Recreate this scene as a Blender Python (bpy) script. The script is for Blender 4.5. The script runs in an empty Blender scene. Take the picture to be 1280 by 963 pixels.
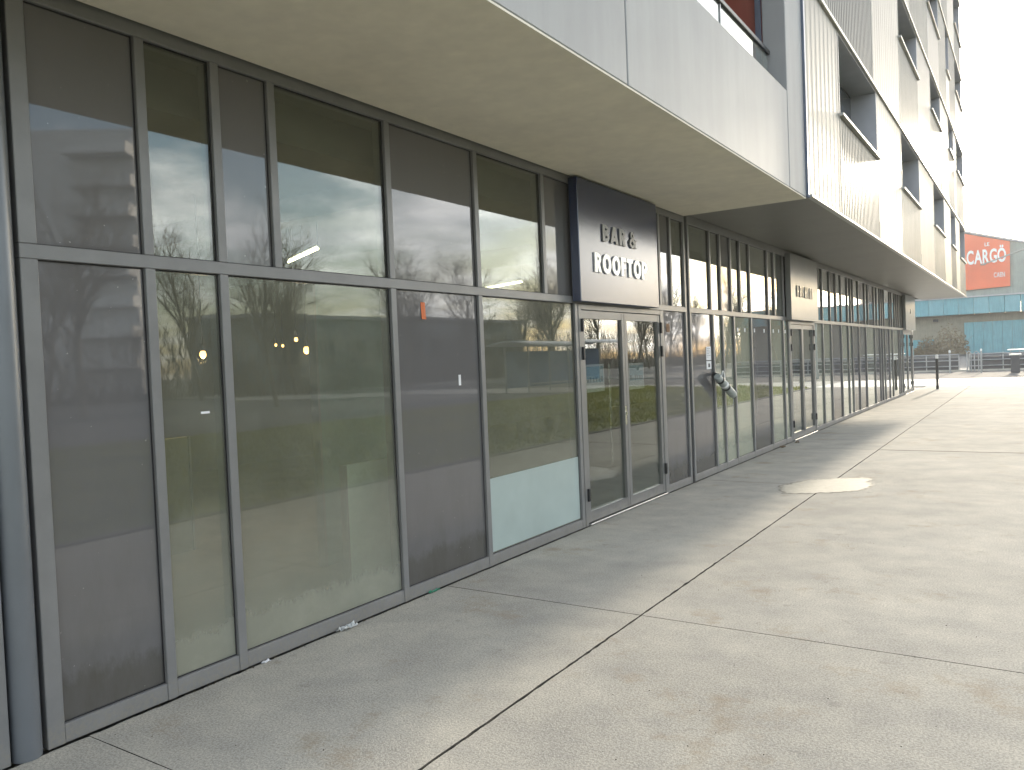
import bpy, bmesh, math, random
from mathutils import Vector, Matrix, noise

# ------------------------------------------------------------------ camera, sky, sun, exposure
sc = bpy.context.scene
COL = sc.collection
random.seed(7)
R_ = Vector((0.8351515788, 0.5484537157, -0.0414772489))
U_ = Vector((0.0192317758, 0.0462459162, 0.9987449394))
F_ = Vector((-0.5496835264, 0.8349010941, -0.0280746111))
cam = bpy.data.cameras.new('camera')
cam.sensor_width = 36.0
cam.lens = 36.0 * 994.543 / 1280.0
cam.clip_start = 0.05
cam.clip_end = 3000.0
cam_o = bpy.data.objects.new('camera', cam)
COL.objects.link(cam_o)
m = Matrix((R_, U_, -F_)).transposed().to_4x4()
m.translation = Vector((3.61, 0.0, 1.6))
cam_o.matrix_world = m
sc.camera = cam_o

SUN_EL = math.radians(11.9)
SUN_AZ = math.radians(1.0)          # from +Y towards +X
world = bpy.data.worlds.new('World')
sc.world = world
world.use_nodes = True
wn, wl = world.node_tree.nodes, world.node_tree.links
wn.clear()
w_out = wn.new('ShaderNodeOutputWorld')
w_bg = wn.new('ShaderNodeBackground')
w_bg.inputs['Strength'].default_value = 0.15
w_sky = wn.new('ShaderNodeTexSky')
w_sky.sky_type = 'NISHITA'
w_sky.sun_disc = False
w_sky.sun_elevation = SUN_EL
w_sky.sun_rotation = SUN_AZ
w_sky.air_density = 1.0
w_sky.dust_density = 1.2
w_sky.ozone_density = 1.0
# broken cloud cover, the same all round the dome
w_tc = wn.new('ShaderNodeTexCoord')
w_sep = wn.new('ShaderNodeSeparateXYZ')
wl.new(w_tc.outputs['Generated'], w_sep.inputs[0])
w_add = wn.new('ShaderNodeMath'); w_add.operation = 'ADD'; w_add.inputs[1].default_value = 0.16
w_abs = wn.new('ShaderNodeMath'); w_abs.operation = 'ABSOLUTE'
wl.new(w_sep.outputs['Z'], w_abs.inputs[0]); wl.new(w_abs.outputs[0], w_add.inputs[0])
w_div = wn.new('ShaderNodeVectorMath'); w_div.operation = 'DIVIDE'
w_cmb = wn.new('ShaderNodeCombineXYZ')
for k in range(3):
    wl.new(w_add.outputs[0], w_cmb.inputs[k])
wl.new(w_tc.outputs['Generated'], w_div.inputs[0]); wl.new(w_cmb.outputs[0], w_div.inputs[1])
w_no = wn.new('ShaderNodeTexNoise')
w_no.inputs['Scale'].default_value = 1.5
w_no.inputs['Detail'].default_value = 7.0
w_no.inputs['Roughness'].default_value = 0.58
wl.new(w_div.outputs[0], w_no.inputs['Vector'])
w_rmp = wn.new('ShaderNodeValToRGB')
w_rmp.color_ramp.elements[0].position = 0.42
w_rmp.color_ramp.elements[1].position = 0.62
wl.new(w_no.outputs['Fac'], w_rmp.inputs[0])
# a cloud is lit by the sky around it: a grey-white share of the sky's own brightness plus a constant
w_bw = wn.new('ShaderNodeRGBToBW'); wl.new(w_sky.outputs[0], w_bw.inputs[0])
w_c1 = wn.new('ShaderNodeMath'); w_c1.operation = 'MULTIPLY_ADD'
w_c1.inputs[1].default_value = 1.5; w_c1.inputs[2].default_value = 7.0
wl.new(w_bw.outputs[0], w_c1.inputs[0])
w_ct = wn.new('ShaderNodeMix'); w_ct.data_type = 'RGBA'; w_ct.blend_type = 'MULTIPLY'
w_ct.inputs['Factor'].default_value = 1.0
wl.new(w_c1.outputs[0], w_ct.inputs['A'])
w_n2 = wn.new('ShaderNodeTexNoise')
w_n2.inputs['Scale'].default_value = 2.6; w_n2.inputs['Detail'].default_value = 5.0
wl.new(w_div.outputs[0], w_n2.inputs['Vector'])
w_r2 = wn.new('ShaderNodeValToRGB')
w_r2.color_ramp.elements[0].position = 0.35; w_r2.color_ramp.elements[0].color = (0.50, 0.52, 0.55, 1)
w_r2.color_ramp.elements[1].position = 0.65; w_r2.color_ramp.elements[1].color = (1.0, 0.995, 0.98, 1)
wl.new(w_n2.outputs['Fac'], w_r2.inputs[0])
wl.new(w_r2.outputs[0], w_ct.inputs['B'])
w_fac = wn.new('ShaderNodeMath'); w_fac.operation = 'MULTIPLY'; w_fac.inputs[1].default_value = 0.85
wl.new(w_rmp.outputs[0], w_fac.inputs[0])
w_mix = wn.new('ShaderNodeMix'); w_mix.data_type = 'RGBA'
wl.new(w_fac.outputs[0], w_mix.inputs['Factor'])
wl.new(w_sky.outputs[0], w_mix.inputs['A']); wl.new(w_ct.outputs['Result'], w_mix.inputs['B'])
wl.new(w_mix.outputs['Result'], w_bg.inputs['Color'])
wl.new(w_bg.outputs[0], w_out.inputs['Surface'])

sun = bpy.data.lights.new('sun', 'SUN')
sun.energy = 2.8
sun.angle = math.radians(1.8)
sun.color = (1.0, 0.88, 0.70)
sun_o = bpy.data.objects.new('sun', sun)
COL.objects.link(sun_o)
sdir = Vector((math.sin(SUN_AZ) * math.cos(SUN_EL), math.cos(SUN_AZ) * math.cos(SUN_EL), math.sin(SUN_EL)))
sun_o.rotation_euler = sdir.to_track_quat('Z', 'Y').to_euler()
sun_o.location = (6, 60, 30)

sc.view_settings.view_transform = 'Standard'
sc.view_settings.look = 'None'
sc.view_settings.gamma = 1.0
sc.view_settings.use_curve_mapping = False
sc.view_settings.exposure = 1.45
sc.render.engine = 'CYCLES'
sc.cycles.use_denoising = True
sc.cycles.denoiser = 'OPENIMAGEDENOISE'
sc.cycles.max_bounces = 10
sc.cycles.transparent_max_bounces = 16
sc.cycles.glossy_bounces = 5
sc.cycles.diffuse_bounces = 4
sc.cycles.caustics_reflective = False
sc.cycles.caustics_refractive = False
sc.cycles.sample_clamp_indirect = 6.0
sc.cycles.blur_glossy = 0.3

# ------------------------------------------------------------------ materials
MATS = {}

class Nt:
    def __init__(s, name):
        s.m = bpy.data.materials.new(name); s.m.use_nodes = True
        s.n, s.l = s.m.node_tree.nodes, s.m.node_tree.links
        s.n.clear()
        s.out = s.n.new('ShaderNodeOutputMaterial')
    def node(s, t, **kw):
        nd = s.n.new(t)
        for k, v in kw.items():
            if k in nd.inputs: nd.inputs[k].default_value = v
            else: setattr(nd, k, v)
        return nd
    def link(s, a, b): s.l.new(a, b)
    def coord(s, scale=(1, 1, 1)):
        g = s.node('ShaderNodeNewGeometry')
        mp = s.node('ShaderNodeMapping'); mp.inputs['Scale'].default_value = scale
        s.link(g.outputs['Position'], mp.inputs['Vector'])
        return mp.outputs[0]
    def noise(s, vec, scale, detail=4, rough=0.55):
        nd = s.node('ShaderNodeTexNoise', Scale=scale, Detail=detail, Roughness=rough)
        s.link(vec, nd.inputs['Vector']); return nd.outputs['Fac']
    def ramp(s, fac, p0, p1, c0=(0, 0, 0, 1), c1=(1, 1, 1, 1)):
        r = s.node('ShaderNodeValToRGB')
        r.color_ramp.elements[0].position = p0; r.color_ramp.elements[1].position = p1
        r.color_ramp.elements[0].color = c0; r.color_ramp.elements[1].color = c1
        s.link(fac, r.inputs[0]); return r.outputs[0]
    def mix(s, fac, a, b, mode='MIX'):
        x = s.node('ShaderNodeMix'); x.data_type = 'RGBA'; x.blend_type = mode
        for sock, v in (('Factor', fac), ('A', a), ('B', b)):
            if hasattr(v, 'is_linked') or hasattr(v, 'links'): s.link(v, x.inputs[sock])
            else: x.inputs[sock].default_value = v
        return x.outputs['Result']
    def math(s, op, a, b=None, clamp=False):
        x = s.node('ShaderNodeMath'); x.operation = op; x.use_clamp = clamp
        for i, v in ((0, a), (1, b)):
            if v is None: continue
            if hasattr(v, 'links'): s.link(v, x.inputs[i])
            else: x.inputs[i].default_value = v
        return x.outputs[0]

def c4(c): return (c[0], c[1], c[2], 1.0)

def solid(name, col, rough=0.5, metal=0.0, var=0.12, vscale=3.0, bump=0.0, bscale=60.0, coat=0.0, spec=0.5, emit=None, estr=0.0, vstretch=(1, 1, 1)):
    t = Nt(name)
    b = t.node('ShaderNodeBsdfPrincipled')
    b.inputs['Roughness'].default_value = rough
    b.inputs['Metallic'].default_value = metal
    b.inputs['Specular IOR Level'].default_value = spec
    b.inputs['Coat Weight'].default_value = coat
    b.inputs['Coat Roughness'].default_value = 0.08
    v = t.coord(vstretch)
    if var > 0:
        f = t.noise(v, vscale, 5, 0.6)
        lo = tuple(x * (1 - var) for x in col); hi = tuple(min(1, x * (1 + var)) for x in col)
        t.link(t.ramp(f, 0.3, 0.7, c4(lo), c4(hi)), b.inputs['Base Color'])
        fr = t.noise(v, vscale * 4.0, 3, 0.6)
        mr = t.node('ShaderNodeMapRange')
        mr.inputs['To Min'].default_value = max(0.0, rough * 0.85); mr.inputs['To Max'].default_value = min(1.0, rough * 1.2)
        t.link(fr, mr.inputs['Value']); t.link(mr.outputs[0], b.inputs['Roughness'])
    else:
        b.inputs['Base Color'].default_value = c4(col)
    if bump > 0:
        bp = t.node('ShaderNodeBump', Strength=bump, Distance=0.01)
        t.link(t.noise(v, bscale, 4, 0.6), bp.inputs['Height'])
        t.link(bp.outputs[0], b.inputs['Normal'])
    if emit:
        b.inputs['Emission Color'].default_value = c4(emit); b.inputs['Emission Strength'].default_value = estr
    t.link(b.outputs[0], t.out.inputs['Surface'])
    MATS[name] = t.m
    return t.m

def concrete(name, col, stain=0.35, speck=0.5):
    t = Nt(name)
    b = t.node('ShaderNodeBsdfPrincipled', Roughness=0.78)
    v = t.coord()
    big = t.noise(v, 0.45, 6, 0.62)
    mid = t.noise(v, 2.3, 6, 0.65)
    fin = t.noise(v, 95.0, 3, 0.7)
    vor = t.node('ShaderNodeTexVoronoi', Scale=140.0)
    t.link(v, vor.inputs['Vector'])
    base = t.ramp(big, 0.3, 0.72, c4([x * 0.86 for x in col]), c4([x * 1.1 for x in col]))
    blotch = t.ramp(mid, 0.36, 0.66, (0.84, 0.84, 0.85, 1), (1.06, 1.05, 1.03, 1))
    x = t.mix(1.0, base, blotch, 'MULTIPLY')
    spk = t.ramp(fin, 0.36, 0.64, (1 - speck * .42, 1 - speck * .42, 1 - speck * .42, 1), (1 + speck * .34, 1 + speck * .34, 1 + speck * .33, 1))
    x = t.mix(1.0, x, spk, 'MULTIPLY')
    st = t.ramp(vor.outputs['Distance'], 0.10, 0.22, (0.45, 0.44, 0.42, 1), (1, 1, 1, 1))
    pick = t.ramp(t.noise(v, 38.0, 2, 0.5), 0.55, 0.62)
    x = t.mix(pick, x, t.mix(1.0, x, st, 'MULTIPLY'))
    brn = t.ramp(t.noise(v, 1.35, 7, 0.72), 0.56, 0.74)
    x = t.mix(t.math('MULTIPLY', brn, stain), x, c4((col[0] * .62, col[1] * .5, col[2] * .36)))
    drk = t.ramp(t.noise(v, 5.2, 5, 0.6), 0.64, 0.71)
    x = t.mix(t.math('MULTIPLY', drk, 0.36), x, c4([q * 0.4 for q in col]))
    oi = t.node('ShaderNodeObjectInfo')
    x = t.mix(1.0, x, t.ramp(oi.outputs['Random'], 0.0, 1.0, (0.93, 0.935, 0.94, 1), (1.05, 1.045, 1.03, 1)), 'MULTIPLY')
    t.link(x, b.inputs['Base Color'])
    bp = t.node('ShaderNodeBump', Strength=0.35, Distance=0.006)
    t.link(t.math('ADD', fin, t.math('MULTIPLY', mid, 0.8)), bp.inputs['Height'])
    t.link(bp.outputs[0], b.inputs['Normal'])
    b.inputs['Roughness'].default_value = 0.92
    b.inputs['Specular IOR Level'].default_value = 0.06
    t.link(b.outputs[0], t.out.inputs['Surface'])
    MATS[name] = t.m
    return t.m

def dirt_sheen_mask(t, v):
    """ragged splash and dust at the foot; taller fade also carries painted pale reflection"""
    sep = t.node('ShaderNodeSeparateXYZ'); t.link(v, sep.inputs[0])
    n1 = t.noise(t.coord((1, 1, 0.5)), 9.0, 8, 0.72)
    edge = t.math('ADD', sep.outputs['Z'], t.math('MULTIPLY', t.math('SUBTRACT', n1, 0.5), 0.30))
    low = t.ramp(edge, 0.24, 0.31, (1, 1, 1, 1), (0, 0, 0, 1))
    low2 = t.ramp(edge, 0.3, 1.35, (1, 1, 1, 1), (0, 0, 0, 1))
    return low, low2, sep

def glass(name, tint, refl=1.35, film=0.05, filmcol=(0.42, 0.47, 0.38), rough=0.0, dirt=1.0):
    t = Nt(name)
    v = t.coord()
    lw = t.node('ShaderNodeLayerWeight', Blend=0.5)
    f5 = t.math('POWER', lw.outputs['Facing'], 5.0)
    fr = t.math('ADD', t.math('MULTIPLY', f5, 0.93 * refl), 0.055 * refl, clamp=True)
    tr = t.node('ShaderNodeBsdfTransparent'); tr.inputs[0].default_value = c4(tint)
    gl = t.node('ShaderNodeBsdfGlossy', Roughness=rough); gl.inputs[0].default_value = (0.95, 0.97, 0.96, 1)
    bp = t.node('ShaderNodeBump', Strength=0.006, Distance=0.05)
    t.link(t.noise(v, 1.7, 2, 0.4), bp.inputs['Height'])
    t.link(bp.outputs[0], gl.inputs['Normal'])
    low, low2, sep = dirt_sheen_mask(t, v)
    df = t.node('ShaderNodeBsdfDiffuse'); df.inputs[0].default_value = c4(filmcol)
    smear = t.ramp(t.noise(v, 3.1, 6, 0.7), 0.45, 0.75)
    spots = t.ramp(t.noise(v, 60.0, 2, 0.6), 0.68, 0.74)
    dm = t.math('ADD', t.math('MULTIPLY', low, 0.10), t.math('MULTIPLY', low2, 0.17))  # tall fade puts the pale reflection of sunlit paving into the colour
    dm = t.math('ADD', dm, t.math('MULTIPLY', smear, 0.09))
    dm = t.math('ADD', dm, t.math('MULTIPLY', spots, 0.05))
    dm = t.math('ADD', t.math('MULTIPLY', dm, dirt), film, clamp=True)  # scales real dirt and the painted fade together
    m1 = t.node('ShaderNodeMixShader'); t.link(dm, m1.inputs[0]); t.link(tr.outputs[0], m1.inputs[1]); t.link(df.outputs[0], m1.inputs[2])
    m2 = t.node('ShaderNodeMixShader'); t.link(fr, m2.inputs[0]); t.link(m1.outputs[0], m2.inputs[1]); t.link(gl.outputs[0], m2.inputs[2])
    t.link(m2.outputs[0], t.out.inputs['Surface'])
    MATS[name] = t.m
    return t.m

def backpaint(name, col):
    """glass panel painted grey on the back"""
    t = Nt(name)
    v = t.coord()
    b = t.node('ShaderNodeBsdfPrincipled', Roughness=0.045)
    b.inputs['IOR'].default_value = 1.78
    low, low2, sep = dirt_sheen_mask(t, v)
    dust = c4((0.07, 0.065, 0.055))
    smear = t.ramp(t.noise(t.coord((1, 1.2, .35)), 5.0, 6, 0.7), 0.4, 0.75)
    f = t.math('ADD', t.math('MULTIPLY', low, 0.6), t.math('MULTIPLY', t.math('MULTIPLY', low2, smear), 0.3))
    f = t.math('ADD', f, t.math('MULTIPLY', smear, 0.10), clamp=True)
    specks = t.ramp(t.noise(v, 42.0, 2, 0.5), 0.74, 0.78)
    x = t.mix(f, c4(col), dust)
    x = t.mix(t.math('MULTIPLY', specks, 0.6), x, (0.4, 0.39, 0.37, 1))
    t.link(x, b.inputs['Base Color'])
    t.link(t.math('ADD', t.math('MULTIPLY', f, 0.14), 0.02), b.inputs['Roughness'])
    bp = t.node('ShaderNodeBump', Strength=0.004, Distance=0.05)
    t.link(t.noise(v, 1.9, 2, 0.4), bp.inputs['Height'])
    t.link(bp.outputs[0], b.inputs['Normal'])
    t.link(b.outputs[0], t.out.inputs['Surface'])
    MATS[name] = t.m
    return t.m

def streaked(name, col, rough=0.6, metal=0.0, amount=0.16, spec=0.5, bump=0.1):
    """wall surface with rain streaks running down it"""
    t = Nt(name)
    b = t.node('ShaderNodeBsdfPrincipled', Roughness=rough, Metallic=metal)
    b.inputs['Specular IOR Level'].default_value = spec
    v = t.coord((1.0, 1.0, 0.07)); w = t.coord()
    a = t.ramp(t.noise(v, 7.0, 6, 0.65), 0.35, 0.72, c4([q * (1 - amount) for q in col]), c4([min(1, q * (1 + amount * .5)) for q in col]))
    bl = t.ramp(t.noise(w, 1.1, 6, 0.62), 0.3, 0.7, (0.9, 0.9, 0.91, 1), (1.05, 1.05, 1.04, 1))
    x = t.mix(1.0, a, bl, 'MULTIPLY')
    t.link(x, b.inputs['Base Color'])
    bp = t.node('ShaderNodeBump', Strength=bump, Distance=0.004)
    t.link(t.noise(w, 45.0, 5, 0.65), bp.inputs['Height'])
    t.link(bp.outputs[0], b.inputs['Normal'])
    t.link(b.outputs[0], t.out.inputs['Surface'])
    MATS[name] = t.m
    return t.m

concrete('pavement', (0.475, 0.452, 0.40), stain=0.75, speck=0.6)
concrete('pale_paving', (0.55, 0.53, 0.48), stain=0.15, speck=0.25)
concrete('grey_paving', (0.16, 0.155, 0.145), stain=0.1, speck=0.2)
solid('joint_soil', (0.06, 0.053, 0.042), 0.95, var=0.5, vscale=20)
solid('asphalt', (0.11, 0.108, 0.10), 0.8, var=0.25, vscale=1.2, bump=0.3, bscale=80)
solid('soil_grass', (0.13, 0.15, 0.045), 0.95, var=0.5, vscale=1.6)
solid('grass_blade', (0.10, 0.15, 0.025), 0.7, var=0.45, vscale=0.8)
def frame_mat(name, col):
    t = Nt(name)
    b = t.node('ShaderNodeBsdfPrincipled', Roughness=0.38, Metallic=0.12)
    v = t.coord()
    base = t.ramp(t.noise(v, 4.0, 5, 0.6), 0.3, 0.7, c4([q * .9 for q in col]), c4([q * 1.1 for q in col]))
    sep = t.node('ShaderNodeSeparateXYZ'); t.link(v, sep.inputs[0])
    edge = t.math('ADD', sep.outputs['Z'], t.math('MULTIPLY', t.math('SUBTRACT', t.noise(v, 14.0, 7, 0.7), 0.5), 0.22))
    spl = t.ramp(edge, 0.03, 0.12, (1, 1, 1, 1), (0, 0, 0, 1))
    fine = t.ramp(t.noise(v, 55.0, 4, 0.7), 0.35, 0.65)
    x = t.mix(t.math('MULTIPLY', t.math('MULTIPLY', spl, fine), 0.75), base, (0.24, 0.22, 0.18, 1))
    t.link(x, b.inputs['Base Color'])
    t.link(t.math('ADD', t.math('MULTIPLY', spl, 0.35), 0.36), b.inputs['Roughness'])
    t.link(b.outputs[0], t.out.inputs['Surface'])
    MATS[name] = t.m
frame_mat('frame_grey', (0.195, 0.194, 0.194))
frame_mat('frame_light', (0.185, 0.183, 0.178))
solid('gasket', (0.012, 0.012, 0.013), 0.6, var=0.1)
solid('pipe_blue', (0.155, 0.168, 0.185), 0.33, metal=0.3, var=0.08)
backpaint('panel_grey', (0.125, 0.121, 0.123))
glass('clear_glass', (0.75, 0.78, 0.72), refl=1.9, film=0.035, filmcol=(0.44, 0.435, 0.34))
glass('lower_glass', (0.76, 0.78, 0.72), refl=1.25, film=0.14, filmcol=(0.45, 0.45, 0.37), dirt=1.1)  # milky reflection of the ground painted in as a film colour
glass('frosted_glass', (0.62, 0.66, 0.58), refl=1.7, film=0.30, filmcol=(0.58, 0.60, 0.46))
glass('door_glass', (0.68, 0.71, 0.69), film=0.01, refl=1.7, dirt=0.25)
glass('rail_glass', (0.85, 0.9, 0.88), film=0.12, filmcol=(0.7, 0.7, 0.66))
streaked('white_concrete', (0.33, 0.334, 0.336), 0.62, amount=0.07)
streaked('soffit_paint', (0.85, 0.79, 0.66), 0.8, amount=0.07)
streaked('metal_soffit', (0.20, 0.192, 0.17), 0.45, metal=0.3, amount=0.05)
streaked('cladding', (0.205, 0.20, 0.176), 0.46, metal=0.15, amount=0.10, bump=0.03, spec=0.12)
streaked('cladding_pale', (0.235, 0.228, 0.198), 0.44, metal=0.15, amount=0.12, bump=0.03, spec=0.12)
streaked('cladding_dark', (0.165, 0.165, 0.153), 0.48, metal=0.15, amount=0.10, bump=0.03, spec=0.12)
solid('flashing', (0.40, 0.395, 0.37), 0.38, metal=0.5, var=0.06)
solid('reveal', (0.38, 0.39, 0.43), 0.45, metal=0.3, var=0.08)
solid('steel_blue', (0.13, 0.155, 0.21), 0.4, metal=0.4, var=0.1)
streaked('red_wall', (0.30, 0.075, 0.05), 0.55, amount=0.12)
solid('navy', (0.012, 0.024, 0.07), 0.21, var=0)
MATS['navy'].node_tree.nodes['Principled BSDF'].inputs['IOR'].default_value = 1.85
solid('sign_silver', (0.20, 0.205, 0.205), 0.30, var=0.04)
solid('letter_white', (0.88, 0.87, 0.83), 0.22, var=0)
MATS['letter_white'].node_tree.nodes['Principled BSDF'].inputs['IOR'].default_value = 1.9
solid('letter_soffit_dark', (0.18, 0.183, 0.18), 0.3, var=0.05)  # darker copy of the white letters; dark soffit reflection painted into the colour
solid('letter_steel', (0.32, 0.318, 0.30), 0.3, metal=0.3, var=0.05)
solid('dark_metal', (0.03, 0.031, 0.034), 0.4, metal=0.5, var=0.1)
solid('chrome', (0.65, 0.65, 0.64), 0.22, metal=1.0, var=0.05)
solid('paper', (0.78, 0.78, 0.79), 0.75, var=0.04)
solid('ink', (0.05, 0.05, 0.06), 0.7, var=0.1)
solid('orange_paper', (0.62, 0.15, 0.045), 0.6, var=0.15, vscale=20)
solid('brown_paper', (0.20, 0.105, 0.05), 0.7, var=0.3, vscale=40)
solid('poster_blue', (0.36, 0.56, 0.68), 0.55, var=0.1)
solid('poster_teal', (0.10, 0.22, 0.25), 0.55, var=0.2)
solid('plastic_scrap', (0.55, 0.56, 0.55), 0.3, var=0.25, vscale=60)
solid('green_scrap', (0.02, 0.20, 0.11), 0.5, var=0.3, vscale=60)
solid('crumb', (0.10, 0.085, 0.06), 0.9, var=0.5, vscale=50)
solid('leaf_dry', (0.14, 0.09, 0.045), 0.8, var=0.4, vscale=30)
solid('tube_grey', (0.32, 0.35, 0.34), 0.42, var=0.2, vscale=18)
solid('dry_foliage', (0.17, 0.135, 0.075), 0.85, var=0.35, vscale=1.5)
solid('bark', (0.21, 0.175, 0.125), 0.9, var=0.3)
solid('inner_wall', (0.22, 0.205, 0.165), 0.9, var=0.15, vscale=1.0)
solid('inner_floor', (0.26, 0.23, 0.17), 0.6, var=0.2, vscale=2.0)
solid('inner_ceiling', (0.20, 0.20, 0.175), 0.9, var=0.1)
solid('teal_board', (0.30, 0.44, 0.42), 0.8, var=0.12, vscale=2)
solid('aqua_board', (0.74, 0.86, 0.83), 0.65, var=0.06)
solid('aqua_film', (0.36, 0.43, 0.41), 0.35, var=0.08, vscale=2.5)
solid('beige_board', (0.42, 0.39, 0.27), 0.8, var=0.1)
solid('bulb', (1, 0.75, 0.4), 0.4, var=0, emit=(1.0, 0.52, 0.16), estr=5.0)
solid('tube_light', (1, 1, 0.9), 0.4, var=0, emit=(1.0, 0.93, 0.62), estr=9.0)
streaked('teal_metal', (0.13, 0.34, 0.39), 0.55, metal=0.1, amount=0.2)
streaked('teal_light', (0.155, 0.36, 0.41), 0.5, metal=0.1, amount=0.15)
streaked('beige_wall', (0.27, 0.25, 0.19), 0.85, amount=0.15)
streaked('greygreen_wall', (0.27, 0.31, 0.28), 0.7, amount=0.15)
solid('billboard', (0.70, 0.14, 0.055), 0.6, var=0.1, vscale=0.4)
solid('roof_edge', (0.4, 0.4, 0.42), 0.6, var=0.1)
solid('galvanised', (0.36, 0.37, 0.375), 0.42, metal=0.6, var=0.12)
solid('white_paint', (0.78, 0.78, 0.76), 0.5, var=0.04)
solid('road_white', (0.74, 0.73, 0.68), 0.55, var=0.08)
solid('far_white', (0.84, 0.84, 0.82), 0.7, var=0.06)
solid('far_grey', (0.20, 0.23, 0.24), 0.7, var=0.15)
solid('dark_panel', (0.09, 0.09, 0.095), 0.6, var=0.1)
solid('far_glass', (0.05, 0.06, 0.07), 0.12, var=0.1)
solid('shelter_blue', (0.10, 0.17, 0.30), 0.4, var=0.1)

def puddle_mat():
    t = Nt('puddle')
    b = t.node('ShaderNodeBsdfPrincipled', Roughness=0.3)
    v = t.coord()
    t.link(t.ramp(t.noise(v, 9.0, 5, 0.6), 0.35, 0.7, (0.42, 0.42, 0.42, 1), (0.7, 0.7, 0.7, 1)), b.inputs['Roughness'])
    b.inputs['Specular IOR Level'].default_value = 0.3
    t.link(t.ramp(t.noise(v, 110.0, 3, 0.7), 0.35, 0.66, (0.34, 0.322, 0.265, 1), (0.49, 0.465, 0.39, 1)), b.inputs['Base Color'])
    bp = t.node('ShaderNodeBump', Strength=0.12, Distance=0.004)
    t.link(t.noise(v, 80.0, 3, 0.6), bp.inputs['Height'])
    t.link(bp.outputs[0], b.inputs['Normal'])
    at = t.node('ShaderNodeAttribute'); at.attribute_name = 'wet'
    f = t.math('ADD', at.outputs['Fac'], t.math('MULTIPLY', t.math('SUBTRACT', t.noise(v, 16.0, 6, 0.7), 0.5), 1.1))
    f = t.ramp(f, 0.22, 0.52)
    tr = t.node('ShaderNodeBsdfTransparent')
    mx = t.node('ShaderNodeMixShader')
    t.link(f, mx.inputs[0]); t.link(tr.outputs[0], mx.inputs[1]); t.link(b.outputs[0], mx.inputs[2])
    t.link(mx.outputs[0], t.out.inputs['Surface'])
    MATS['puddle'] = t.m
puddle_mat()

def grass_mat():
    t = Nt('grass_blade')
    v = t.coord()
    c = t.ramp(t.noise(v, 0.9, 5, 0.6), 0.3, 0.7, (0.15, 0.17, 0.05, 1), (0.27, 0.27, 0.11, 1))
    d = t.node('ShaderNodeBsdfDiffuse'); tl = t.node('ShaderNodeBsdfTranslucent')
    t.link(c, d.inputs[0]); t.link(c, tl.inputs[0])
    mx = t.node('ShaderNodeMixShader'); mx.inputs[0].default_value = 0.5
    t.link(d.outputs[0], mx.inputs[1]); t.link(tl.outputs[0], mx.inputs[2])
    t.link(mx.outputs[0], t.out.inputs['Surface'])
    MATS['grass_blade'] = t.m
grass_mat()

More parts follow.
